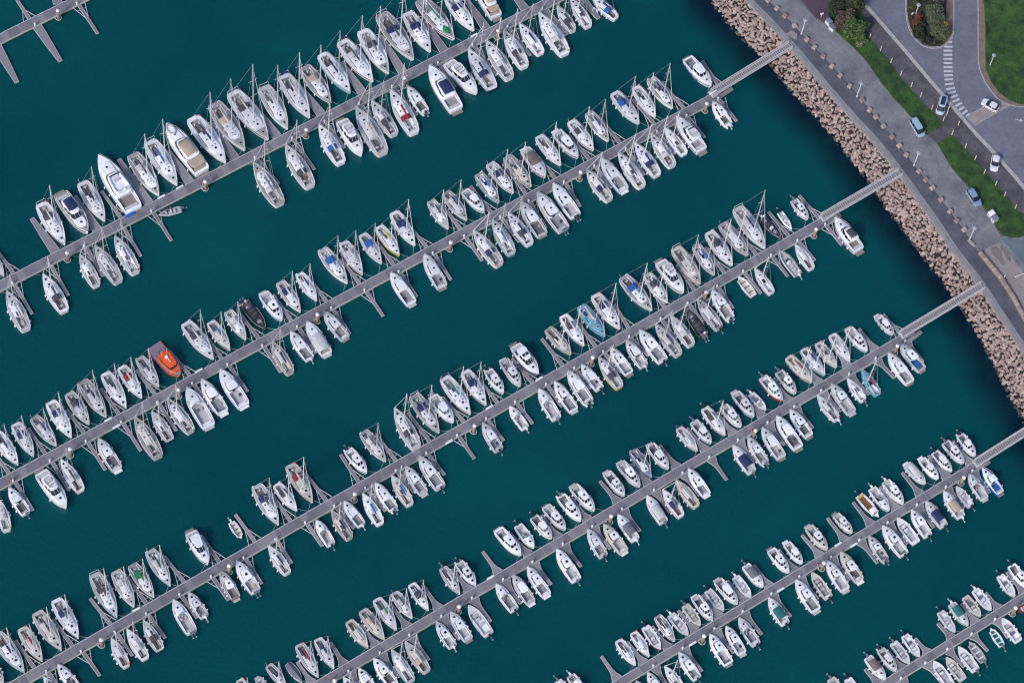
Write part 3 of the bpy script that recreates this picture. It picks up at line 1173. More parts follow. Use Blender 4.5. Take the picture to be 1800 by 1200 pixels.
# ---------------------------------------------------------------- cars
def car(x0, y0, x1, y1, paint, lab, L, kind='hatch', roofc=None, wd=1.8):
    a, b = T4(x0, y0, ZL + .7), T4(x1, y1, ZL + .7)   # rear, front
    c = (a + b) / 2; rz = math.atan2(b.y - a.y, b.x - a.x)
    t = thing('parked_car' if kind != 'van' else 'parked_van', lab, 'car' if kind != 'van' else 'van', (c.x, c.y, ZL + .01), rz)
    h = {'hatch': 1.48, 'van': 1.9, 'wagon': 1.55}[kind]
    pm = noisy('car_paint_' + lab.split()[0], paint, .25, amp=.03)
    def prof(z, l0, l1, wd_, r=.35):
        pts = []
        for sx, sy in ((1, -1), (1, 1), (-1, 1), (-1, -1)):
            ex = l1 if sx > 0 else l0; hy = wd_ / 2
            q = [(ex - sx * r * 1.3, sy * hy), (ex - sx * r * .35, sy * (hy - r * .3)), (ex, sy * (hy - r * 1.2))]
            if sx * sy > 0: q = q[::-1]
            pts += [(X, Y, z) for X, Y in q]
        return pts
    h2 = L / 2; w_ = wd
    mb = MB(); mb.rings([prof(.22, -h2 + .1, h2 - .1, w_ - .1), prof(.5, -h2, h2, w_), prof(.8, -h2 + .05, h2 - .06, w_), prof(.93, -h2 + .12, h2 - .35, w_ - .16)])
    mb.build('body', pm, t)
    g0, g1 = (-h2 + .15, h2 - .62) if kind == 'van' else (-h2 + .2, h2 - 1.05)
    r0, r1 = (-h2 + .3, h2 - 1.35) if kind == 'van' else (-h2 + .65, h2 - 1.95)
    mb = MB(); mb.rings([prof(.9, g0, g1, w_ - .18, .25), prof(h - .08, r0, r1, w_ - .42, .25)], cap0=False)
    mb.build('window_glass', 'd', t)
    mb = MB(); mb.rings([prof(h - .1, r0 - .03, r1 + .05, w_ - .38, .25), prof(h - .02, r0 + .02, r1, w_ - .42, .25), prof(h + .02, r0 + .15, r1 - .12, w_ - .65, .25)])
    for q in (0.33, .66):
        X = g0 + (r1 - g0) * q
        for s in (-1, 1): mb.box((X, s * (w_ / 2 - .145), (.9 + h) / 2 - .03), (.09, .05, h - .95), pitch=0)
    mb.build('roof', pm if roofc is None else M(roofc), t)
    if kind == 'van' or roofc: pass
    for sx in (-h2 + .8, h2 - .85):
        for s in (-1, 1):
            mb = MB(); mb.tube([(sx, s * (w_ / 2 - .2), .32), (sx, s * (w_ / 2 + .01), .32)], .32, 12); q = mb.build('wheel', 'K', t)
            mb = MB(); mb.tube([(sx, s * (w_ / 2 - .05), .32), (sx, s * (w_ / 2 + .02), .32)], .19, 8); mb.build('rim', 'm', q)
    for s in (-1, 1):
        mb = MB(); mb.box((h2 - .12, s * (w_ / 2 - .35), .68), (.16, .34, .16)); mb.build('headlight', 'c', t)
        mb = MB(); mb.box((-h2 + .06, s * (w_ / 2 - .25), .75), (.1, .2, .25)); mb.build('tail_light', 'R', t)
        mb = MB(); mb.box((g1 - .1, s * (w_ / 2 + .06), 1.0), (.18, .16, .14)); mb.build('mirror', pm, t)
    return t
t = car(1020, 850, 1080, 950, (0.28, 0.42, 0.54), 'pale turquoise people carrier at the roadside', 4.7, 'van')
t = car(1238, 685, 1205, 800, (0.45, 0.52, 0.62), 'silver blue minivan with dark roof panel by the crossing', 4.7, 'van')
mb = MB(); mb.box((-.55, 0, 1.95), (2.3, 1.0, .05)); mb.build('roof_panel', 'P', t)
car(1610, 765, 1517, 714, (0.66, 0.66, 0.74), 'white hatchback driving over the raised crossing', 4.1)
car(1605, 1092, 1588, 1198, (0.7, 0.7, 0.76), 'white estate car beside the long kerb', 4.2, 'wagon')
car(1412, 1330, 1482, 1442, (0.20, 0.29, 0.42), 'grey blue estate car near the waste containers', 4.7, 'wagon')

# ---------------------------------------------------------------- bushes
def leafy(name, label, cat, x, y, blobs, cols, n=2600, leaf=.22, group=None):
    c = T4(x, y); t = thing(name, label, cat, (c.x, c.y, ZL + .05), 0, group)
    if name == 'conifer_bush': blobs = [(a, b, c_ * 1.1, d * 1.22) for a, b, c_, d in blobs]; n = int(n * 1.5)
    r = random.Random(hash((x, y)) % 9999)
    vs_, fs, ms = [], [], []
    tot = sum(b[3] ** 2 for b in blobs)
    for bx_, by_, bz_, br in blobs:
        sub = [(Vector((r.gauss(0, 1), r.gauss(0, 1), r.gauss(.3, 1))).normalized() * br * r.uniform(.45, .8), br * r.uniform(.28, .5)) for _ in range(14)]
        for i in range(int(n * br * br / tot)):
            s, sr = r.choice(sub)
            d = Vector((r.gauss(0, 1), r.gauss(0, 1), r.gauss(.25, 1))).normalized()
            p = Vector((bx_, by_, bz_)) + s + d * sr * r.uniform(.75, 1.05)
            if p.z < .1: continue
            u = Vector((r.gauss(0, 1), r.gauss(0, 1), r.gauss(0, .6))).normalized(); v = u.cross(d + Vector((r.gauss(0, .4), r.gauss(0, .4), .2))).normalized()
            l = leaf * r.uniform(.6, 1.3); o = len(vs_)
            vs_ += [tuple(p - u * l), tuple(p + v * l * .6), tuple(p + u * l), tuple(p - v * l * .6)]
            fs.append((o, o + 1, o + 2, o + 3)); ms.append(r.randrange(len(cols)))
    me = bpy.data.meshes.new('crown'); me.from_pydata(vs_, [], fs)
    for k, cc in enumerate(cols): me.materials.append(noisy('leaf_%.3f_%.3f_%.3f' % cc, cc, .7, amp=.25, scale=2))
    me.polygons.foreach_set('material_index', ms)
    link('crown', me, t)['kind'] = 'stuff'
    mb = MB()
    for bx_, by_, bz_, br in blobs: mb.tube([(bx_ * .2, by_ * .2, 0), (bx_ * .7, by_ * .7, bz_ * .6), (bx_, by_, bz_ + br * .3)], .14, 6, r2=.05)
    for bx_, by_, bz_, br in blobs:
        for q in range(5): a = q * 1.26; mb.tube([(bx_, by_, bz_), (bx_ + math.cos(a) * br * .6, by_ + math.sin(a) * br * .6, bz_ + br * .3)], .05, 4, r2=.02)
    mb.build('trunk', noisy('bark', (0.07, 0.05, 0.04), .9), t)
    return t
G1 = [(0.055, 0.10, 0.035), (0.035, 0.07, 0.022), (0.085, 0.14, 0.05)]
G2 = [(0.02, 0.035, 0.012), (0.035, 0.05, 0.015), (0.06, 0.07, 0.02)]
BR = [(0.10, 0.065, 0.055), (0.07, 0.05, 0.04), (0.14, 0.09, 0.075)]
GG = [(0.085, 0.115, 0.075), (0.06, 0.09, 0.055), (0.12, 0.14, 0.095)]
leafy('bush', 'broad light green bush above the first grass verge', 'bush', 615, 245, [(0, 0, 1.8, 2.3), (-1.6, -.6, 1.4, 1.6), (1.4, 1.2, 1.7, 1.7), (.8, -1.8, 1.1, 1.4), (-.6, 1.8, 1.8, 1.5), (-1.9, 1.2, 1.3, 1.2)], G1, 7000, .2)
leafy('bush', 'small yellowish green bush at the tip of the first verge', 'bush', 640, 320, [(0, 0, .7, 1.0), (1.2, .8, .8, .8)], [(0.13, 0.14, 0.07), (0.10, 0.11, 0.05), (0.2, 0.2, 0.12)], 1500, .15)
leafy('bush', 'reddish brown bush above the light green bush', 'bush', 520, 150, [(0, 0, 1.6, 1.7), (1.6, 1.0, 1.6, 1.4), (-1.0, -1.6, 1.2, 1.2), (.3, -2.6, 1.0, 1.0)], BR, 3800, .17)
leafy('bush', 'tall dark olive bush at the upper frame edge', 'bush', 575, 45, [(0, 0, 2.2, 2.2), (1.6, 1.5, 2.0, 1.8), (-1.5, 1.5, 2.0, 2.0), (1.8, -1.0, 1.8, 1.4)], G2, 5500, .22)
leafy('bush', 'very dark bush left of the olive bush', 'bush', 480, 55, [(0, 0, 1.5, 1.9), (.5, 2.2, 1.8, 1.9), (-.3, -1.7, 1.2, 1.2), (1.6, -.6, 1.4, 1.5), (.2, -3.2, .9, 1.1), (1.4, -3.6, .8, 1.2), (2.6, -5.0, .7, 1.1)], [(0.012, 0.02, 0.012), (0.02, 0.032, 0.016)], 6500, .22)
leafy('conifer_bush', 'large grey green bush in the upper middle of the island', 'bush', 1150, 150, [(-.3, 0, 1.6, 1.5), (.6, 1.5, 1.7, 1.5), (1.5, -.3, 1.3, 1.3), (-.4, 1.9, 1.4, 1.1), (.2, -1.3, 1.2, 1.1)], GG, 6000, .13)
leafy('conifer_bush', 'large olive green bush at the lower end of the island', 'bush', 1185, 255, [(0, 0, 1.3, 1.4), (1.2, .4, 1.3, 1.3), (-.6, 1.2, 1.2, 1.0), (1.3, -.9, 1.0, .9)], [(0.09, 0.105, 0.05), (0.06, 0.08, 0.035), (0.12, 0.13, 0.07)], 5000, .13)
leafy('bush', 'rust red bush on the left side of the island', 'bush', 1050, 150, [(0, 0, .9, 1.1), (-.6, -.7, .7, .8), (.5, .9, .8, .8)], [(0.17, 0.06, 0.04), (0.12, 0.045, 0.03)], 2000, .15)
leafy('flower_bush', 'bright yellow flowering bush on the island', 'bush', 1236, 188, [(0, 0, .9, .95), (-.2, .9, .6, .5)], [(0.55, 0.42, 0.02), (0.42, 0.33, 0.02)], 900, .1)
leafy('bush', 'dark low ground shrubs along the left island edge', 'bush', 1035, 270, [(.3, .3, .4, .9), (1.5, -.7, .5, 1.0), (2.7, -1.0, .5, 1.0), (-.1, 1.7, .4, .8), (-.3, 4.9, .5, 1.0), (4.2, -.9, .4, .8), (1.4, 1.2, .5, 1.3), (1.6, 3.4, .4, 1.1)], [(0.012, 0.022, 0.014), (0.022, 0.034, 0.016), (0.035, 0.03, 0.02)], 4500, .17)
leafy('bush', 'dark green low bush below the rust red one', 'bush', 1045, 215, [(0, 0, .5, .8), (.7, -.7, .5, .9)], G2, 1500, .14)
leafy('bush', 'olive yellow bush at the island top left corner', 'bush', 1010, 60, [(0, 0, .6, .9), (.9, .9, .5, .9)], [(0.08, 0.09, 0.02), (0.05, 0.06, 0.02)], 1500, .15)
leafy('bush', 'bare grey violet bush at the top of the island', 'bush', 1205, 30, [(0, 0, 1.1, 1.2), (-1.0, .8, 1.0, 1.0)], [(0.16, 0.14, 0.17), (0.11, 0.1, 0.11)], 2000, .12)
# ---------------------------------------------------------------- pontoons
ZP = 0.55
PN = ['corner', 'top', 'second', 'third', 'fourth', 'fifth', 'bottom']
PDEF = [((-50, 93.5), (330, -96), 2.4), ((-70, 539), (1190, -112), 2.35), ((-70, 888.5), (1262, 168), 2.25), ((-60, 1253), (1470, 377), 2.2), ((420, 1286.5), (1608, 583), 2.05), ((950, 1285), (1733, 807), 1.85), ((1420, 1287.3), (1900, 987), 1.85)]
plank = [noisy('deck_plank_%d' % i, c, .85, scale=2.2, amp=.10) for i, c in enumerate(((0.200, 0.190, 0.235), (0.175, 0.165, 0.21), (0.225, 0.215, 0.255), (0.155, 0.147, 0.187)))]
alu = noisy('pontoon_rail', (0.48, 0.47, 0.52), .5, scale=1, amp=.15)
sunlit_fender = noisy('fender_strip', (0.42, 0.38, 0.26), .7, scale=.6, col2=(0.27, 0.25, 0.20))  # cream of the lower pontoon edges: warm sunlight painted into the fender colour
jointm = noisy('joint_plate', (0.25, 0.24, 0.275), .7)
floatm = noisy('pontoon_float', (0.06, 0.06, 0.065), .8)
PAX = []
for k, (a, b, wd) in enumerate(PDEF):
    A, B = px(*a, ZP), px(*b, ZP)
    d = B - A; L = d.length; u = d.normalized(); rz = math.atan2(d.y, d.x); nrm = Vector((-u.y, u.x, 0))
    PAX.append((A, u, nrm, L, wd))
    t = thing('floating_pontoon', 'long grey planked walkway pontoon, %s of the seven' % (('topmost left corner one' if k == 0 else 'the %s long one' % PN[k])), 'pontoon', (A.x, A.y, 0), rz, 'walkway pontoons')
    n = int(L / 1.5); pl = L / n
    mb = MB(); m_ = 6; wi = wd - .28
    for i in range(m_): mb.box((pl * (i + .5) / m_, 0, ZP - .04), (pl / m_ - .02, wi, .05 + (i % 2) * .006))
    me = mb.mesh('deck_panel'); me.materials.append(None)
    for i in range(n):
        dup_slot('deck_panel', me, plank[R.choice((0, 0, 1, 1, 2, 3))], t, (i * pl, 0, R.uniform(-.004, .004)), 0)
    for s in (-1, 1):
        mb = MB(); mb.box((L / 2, s * (wd / 2 - .06), ZP - .12), (L, .12, .3)); mb.build('side_rail', alu, t)
        mb = MB(); mb.box((L / 2, s * (wd / 2 + .045), ZP - .22), (L, .08, .22)); mb.build('fender_strip', sunlit_fender if s < 0 else alu, t)
    nf = int(L / 5)
    mb = MB(); mb.box((0, 0, .1), (3.4, wd - .3, .62)); fm = mb.mesh('float'); fm.materials.append(floatm)
    for i in range(nf): link('float', fm, t, ((i + .5) * L / nf, 0, 0), 0)
    for i in range(1, int(L / 12)):
        mb = MB(); mb.box((i * 12, 0, ZP - .005), (.16, wd - .26, .03)); mb.build('joint_plate', jointm, t)
def place_on(p):
    """nearest pontoon of a ground point: (index, distance along, signed offset)"""
    best = None
    for k, (A, u, nr, L, wd) in enumerate(PAX):
        q = p - A; s = q.dot(u); h = q.x * nr.x + q.y * nr.y
        c = abs(h) + max(0, -s, s - L)
        if best is None or c < best[0]: best = (c, k, s, h)
    return best[1:]
def order_label(items):
    """items: (k, s, side, payload) -> phrase telling where it is"""
    out = {}
    rows = {}
    for it in items: rows.setdefault((it[0], it[2]), []).append(it)
    for (k, side), l in rows.items():
        l.sort(key=lambda q: q[1])
        for i, it in enumerate(l):
            fromleft = i < len(l) / 2 or k in (0,)
            j = i + 1 if fromleft else len(l) - i
            out[id(it[3])] = '%s from the %s end %s the %s pontoon' % (ORD[min(j, 32)] if j < 32 else str(j), 'left' if fromleft else 'right', 'above' if side > 0 else 'below', PN[k])
    return out

# fingers
fing = []
ox = oy_ = 0; ty = 'Y'
for ln in FINGERS.strip().splitlines():
    q = ln.split()
    if q[0] == 'T': ox, oy_, ty = int(q[1]), int(q[2]), q[3]; continue
    q = [float(v) / 4 for v in q]
    a, b = px(ox + q[0], oy_ + q[1], ZP), px(ox + q[2], oy_ + q[3], ZP)
    k, s, h = place_on(a); A, u, nr, L, wd = PAX[k]
    side = 1 if (b - a).dot(nr) > 0 else -1
    a = A + u * s + nr * side * (wd / 2 + .1); a.z = ZP
    fing.append((k, s, side, (a, b, ty, R.random())))
flab = order_label(fing)
fdeck = [noisy('finger_deck_%d' % i, c, .85, scale=1.8, amp=.12) for i, c in enumerate(((0.205, 0.197, 0.235), (0.175, 0.17, 0.205), (0.24, 0.235, 0.27)))]
for k, s, side, (a, b, ty, rr) in fing:
    d = b - a; L = d.length; rz = math.atan2(d.y, d.x)
    nm = {'Y': 'narrow', 'W': 'wide tapering', 'F': 'flared'}[ty]
    pay = [it for it in fing if it[3][0] is a][0][3]
    t = thing('finger_pontoon', '%s grey finger pontoon, %s' % (nm, flab[id(pay)]), 'finger pontoon', (a.x, a.y, 0), rz, 'finger pontoons')
    if ty == 'W': prof = [(0, 1.05), (L * .5, .82), (L, .48)]
    elif ty == 'Y': prof = [(0, .42), (L * .3, .36), (L, .33)]
    else: prof = [(0, 1.15), (L * .1, .95), (L * .22, .62), (L * .36, .42), (L * .6, .37), (L, .34)]
    z = ZP - .03
    mb = MB(); n = len(prof)
    mb.rings([[(x, -w_ + .06, z - .03), (x, w_ - .06, z - .03), (x, w_ - .06, z), (x, -w_ + .06, z)] for x, w_ in prof])
    mb.build('deck', fdeck[int(rr * 3)], t)
    mb = MB()
    for sg in (-1, 1):
        for (x0, w0), (x1, w1) in zip(prof, prof[1:]):
            mb.add([(x0, sg * w0, z + .012), (x0, sg * (w0 - .08), z + .012), (x1, sg * (w1 - .08), z + .012), (x1, sg * w1, z + .012), (x0, sg * w0, z - .2), (x1, sg * w1, z - .2)], [(0, 1, 2, 3), (0, 3, 5, 4)])
    mb.box((L, 0, z - .08), (.1, prof[-1][1] * 2, .19))
    mb.build('side_rail', alu, t, fix=False)
    if ty == 'Y':
        for sg in (-1, 1):
            mb = MB(); mb.tube([(0.0, sg * 1.45, z - .05), (L * .42, sg * .34, z - .05)], .07, 4); mb.tube([(L * .14, sg * .4, z - .05), (L * .14, sg * 1.08, z - .05)], .04, 4)
            mb.build('brace', alu, t)
    mb = MB(); mb.box((L * .78, 0, .12), (L * .3, prof[-1][1] * 1.7, .55)); mb.build('float', floatm, t)
    if rr < .75:
        mb = MB(); mb.box((L * .9, (.2 if rr < .4 else -.2), z + .05), (.3, .08, .08)); mb.build('cleat', 'M', t)
# service pedestals at lower finger roots
ped = []
for k, s, side, pay in fing:
    if side < 0: ped.append((k, s - .35, -1, [pay]))
plab = {}
for it in ped: plab[id(it[3])] = None
rowsp = {}
for it in ped: rowsp.setdefault(it[0], []).append(it)
for k, l in rowsp.items():
    l.sort(key=lambda q: q[1])
    for i, it in enumerate(l):
        A, u, nr, L, wd = PAX[k]; c = A + u * it[1] + nr * -(wd / 2 - .25)
        lf = i < len(l) / 2
        t = thing('service_pedestal', 'small white service pedestal, %s from the %s on the %s pontoon' % (ORD[i + 1 if lf else len(l) - i], 'left' if lf else 'right', PN[k]), 'pedestal', (c.x, c.y, ZP - .02), 0, 'white service pedestals')
        mb = MB(); mb.tube([(0, 0, 0), (0, 0, .85)], .17, 8, r2=.15); mb.build('column', 'w', t)
        mb = MB(); mb.tube([(0, 0, .85), (0, 0, 1.05)], .24, 8, r2=.1); mb.build('cap', 'W', t)
# piles
PIL = '0,0,415,135;0,300,490,650;0,300,1455,145;450,0,360,975;450,0,1040,610;450,0,1700,275;0,600,500,805;0,600,1258,390;450,300,425,1055;450,300,1355,545;900,300,460,45;900,0,1340,762;0,900,722,945;0,900,1615,425;450,600,690,1115;450,600,1530,635;900,600,557,160;900,300,1352,905;1350,300,322,462;450,900,560,1230;450,900,1430,710;900,900,690,72;900,600,1695,665;1350,600,887,75;900,900,1350,930;1350,900,385,410;1350,600,1360,1000;1350,900,1725,725'
pilm = noisy('pile_steel', (0.20, 0.145, 0.105), .85, scale=3, col2=(0.30, 0.24, 0.20))
pil = []
for q in PIL.split(';'):
    a, b, c, d = map(float, q.split(','))
    p = px(a + c / 4, b + d / 4, .3); k, s, h = place_on(p)
    pil.append((k, s, h, p))
rowsq = {}
for it in pil: rowsq.setdefault(it[0], []).append(it)
for k, l in rowsq.items():
    l.sort(key=lambda q: q[1])
    for i, it in enumerate(l):
        A, u, nr, L, wd = PAX[k]; c = A + u * it[1] - nr * (wd / 2 + .62)
        t = thing('mooring_pile', 'brown steel mooring pile with white cone cap, %s from the left on the %s pontoon' % (ORD[i + 1], PN[k]), 'pile', (c.x, c.y, 0), math.atan2(u.y, u.x), 'mooring piles')
        hh = 3.4 + R.uniform(-.2, .3)
        mb = MB(); mb.tube([(0, 0, -1.5), (0, 0, hh)], .36, 10); mb.build('shaft', pilm, t, smooth=True)
        mb = MB(); mb.tube([(0, 0, hh), (0, 0, hh + .12), (0, 0, hh + .5)], .42, 10, r2=.06); mb.build('cap', 'W', t)
        mb = MB(); mb.tube([(.62 * math.cos(a), .62 * math.sin(a), ZP - .1) for a in [PI * 2 * j / 12 for j in range(13)]], .09, 4)
        for sg in (-1, 1): mb.tube([(sg * .6, 0, ZP - .1), (sg * .75, .65, ZP - .1)], .08, 4)
        mb.build('collar', alu, t)
RED = '450,300,408,1003;450,900,1408,658;900,300,1335,875;900,600,1687,640;1350,900,355,383;450,900,548,1190;450,0,1690,225;0,300,1422,92;0,600,95,1012'
for q in RED.split(';'):
    a, b, c, d = map(float, q.split(','))
    p = px(a + c / 4, b + d / 4, 1.1); k, s, h = place_on(p); A, u, nr, L, wd = PAX[k]
    c = A + u * s - nr * (wd / 2 - .3)
    t = thing('lifebuoy_post', 'red lifebuoy on a post on the %s pontoon%s' % (PN[k], {'0,600,95,1012': ' near its left end', '450,900,548,1190': ' by the frame bottom', '450,900,1408,658': ' beside its middle pile', '900,600,1687,640': ' beside its fourth pile', '450,0,1690,225': ' beside its upper right pile', '0,300,1422,92': ' beside its second pile'}.get(q, ' beside a pile')), 'lifebuoy', (c.x, c.y, ZP), math.atan2(u.y, u.x), 'red lifebuoy posts')
    mb = MB(); mb.tube([(0, 0, 0), (0, 0, 1.2)], .05, 5); mb.build('post', 'm', t)
    mb = MB(); mb.tube([(.36 * math.cos(a), .1, .95 + .36 * math.sin(a)) for a in [PI * 2 * j / 10 for j in range(11)]], .12, 6); mb.build('ring', 'R', t)
# white boarding steps on the upper edges
def nearby(k, s, sg):
    l = sorted([(abs(f[1] - s), f) for f in fing if f[0] == k and f[2] == sg], key=lambda q: q[0])
    f = l[0][1]; row = sorted([g[1] for g in fing if g[0] == k and g[2] == sg]); i = row.index(f[1])
    return 'by the %s finger from %s' % ((ORD[i + 1], 'left') if i < len(row) / 2 else (ORD[len(row) - i], 'right'))
STP = '0,300,1265,120;0,300,1135,185;0,600,765,555;0,600,820,600;0,600,1400,208;450,0,1530,245;900,0,1400,632;900,600,190,262;0,900,960,685;450,900,1650,460;450,600,1640,462;1350,900,490,220;1350,900,605,235;1350,900,95,555;900,900,1275,930;450,600,1425,800'
for i, q in enumerate(STP.split(';')):
    a, b, c, d = map(float, q.split(','))
    p = px(a + c / 4, b + d / 4, ZP); k, s, h = place_on(p); A, u, nr, L, wd = PAX[k]
    sg = 1 if h > 0 else -1; c = A + u * s + nr * sg * (wd / 2 + .0)
    t = thing('dock_step', 'white step %s, %s edge of %s pontoon' % (nearby(k, s, sg), 'upper' if sg > 0 else 'lower', PN[k]), 'step', (c.x, c.y, ZP), math.atan2(u.y, u.x), 'white boarding steps on the %s edge of the %s pontoon' % ('upper' if sg > 0 else 'lower', PN[k]))
    mb = MB(); mb.box((0, 0, .12), (1.7, .42, .2)); mb.build('lower_step', 'w', t)
    mb = MB(); mb.box((0, -.05 * sg, .32), (1.5, .25, .18)); mb.build('upper_step', 'W', t)

# gangways
def gangway(foot, top, lab, topz=ZL + .15):
    a, b = px(*foot, ZP + .15), px(*top, topz)
    d = b - a; L = d.length; hx = math.hypot(d.x, d.y); rz = math.atan2(d.y, d.x); pit = math.atan2(d.z, hx)
    t = thing('gangway', lab, 'gangway', a, 0, 'gangways from the quay'); t.rotation_euler = (0, -pit, rz)
    wd = 1.5; hr = 1.0
    mb = MB(); mb.box((L / 2, 0, -.06), (L, wd, .05)); mb.build('floor', noisy('gangway_floor', (0.14, 0.13, 0.155), .8), t)
    mb = MB(); n = int(L / .5)
    for i in range(n): mb.box(((i + .5) * L / n, 0, -.01), (.22, wd - .12, .05))
    o = mb.build('slats', noisy('gangway_slat', (0.27, 0.26, 0.30), .6), t); o['kind'] = 'stuff'
    for sg in (-1, 1):
        y = sg * wd / 2
        mb = MB()
        mb.box((L / 2, y, 0), (L, .12, .16)); mb.box((L / 2, y, hr), (L, .12, .12)); mb.box((L / 2, y, hr * .55), (L, .04, .05))
        k = int(L / 1.3)
        for i in range(k + 1):
            mb.box((i * L / k, y, hr / 2), (.07, .07, hr))
            if i < k: mb.tube([(i * L / k, y, 0), ((i + 1) * L / k, y, hr)] if i % 2 else [(i * L / k, y, hr), ((i + 1) * L / k, y, 0)], .035, 4)
        mb.build('side_truss', noisy('gangway_white', (0.50, 0.50, 0.55), .5), t)
    mb = MB(); mb.box((.2, 0, -.1), (1.6, wd + .3, .06), pitch=.0); mb.build('landing_plate', 'M', t)
gangway((1252, 165), (1390, 80), 'white truss gangway from the quay down to the second pontoon')
gangway((1446, 383), (1584, 303), 'white truss gangway from the quay down to the third pontoon')
gangway((1586, 588), (1728, 502), 'white truss gangway from the quay down to the fourth pontoon')
gangway((1716, 814), (1858, 724), 'long gangway to the fifth pontoon, cut by the right frame edge')
# small landing floats beside the gangway feet
for i, (x, y, x2, y2, nm) in enumerate(((1262, 172, 1288, 155, 'second'), (1455, 392, 1478, 377, 'third'), (1596, 601, 1620, 582, 'fourth'), (1716, 826, 1740, 810, 'fifth'))):
    a, b = px(x, y, ZP), px(x2, y2, ZP); d = b - a
    t = thing('landing_float', 'short grey landing float under the gangway foot of the %s pontoon' % nm, 'pontoon', (a.x, a.y, 0), math.atan2(d.y, d.x), 'landing floats')
    mb = MB(); mb.box((d.length / 2 - .5, 0, ZP - .1), (d.length + 1, .9, .1)); mb.build('deck', plank[0], t)
    mb = MB(); mb.box((d.length / 2 - .5, 0, .15), (d.length, .8, .5)); mb.build('float', floatm, t)
# ---------------------------------------------------------------- boats
CN = {'b': 'blue', 'n': 'navy', 'g': 'green', 'e': 'teal', 'r': 'burgundy', 'k': 'black', 't': 'tan', 'w': 'pale grey', 'y': 'yellow', 'u': 'taupe', 's': 'slate'}
CC = {'b': 'b', 'n': 'n', 'g': 'a', 'e': 'e', 'r': 'r', 'k': 'k', 't': 't', 'w': 'f', 'y': 'y', 'u': 'u', 's': 's'}
HC_ = {'k': 'h', 'n': 'N', 'l': 'l', 'b': 'q', 'y': 'y', 'r': 'R', 'g': 'G', 's': 'S', 't': 'B', 'u': 'U', 'z': 'z'}
HN = {'k': 'dark brown', 'n': 'navy hulled', 'l': 'pale blue', 'b': 'turquoise', 'y': 'yellow edged', 'r': 'red hulled', 'g': 'grey', 's': 'slate blue', 't': 'cream', 'u': 'brown wooden', 'z': 'royal blue'}
def hwf(t, kind):
    if kind == 'S': ws, tp, e = .70, .42, 1.95
    elif kind == 'Y': ws, tp, e = .86, .40, 2.9
    elif kind == 'R': ws, tp, e = .92, .45, 2.6
    elif kind == 'P': ws, tp, e = .92, .45, 3.4
    elif kind == 'D': ws, tp, e = .75, .42, 2.1
    else: ws, tp, e = .85, .38, 2.9
    if t < tp: return (ws + (1 - ws) * math.sin(PI / 2 * t / tp)) * ((.72 if kind == 'S' else .86) + (.28 if kind == 'S' else .14) * min(1, t / .07) ** .5 if kind in 'SYM' else 1)
    u = (t - tp) / (1 - tp)
    return max(0.0, 1 - u ** e)
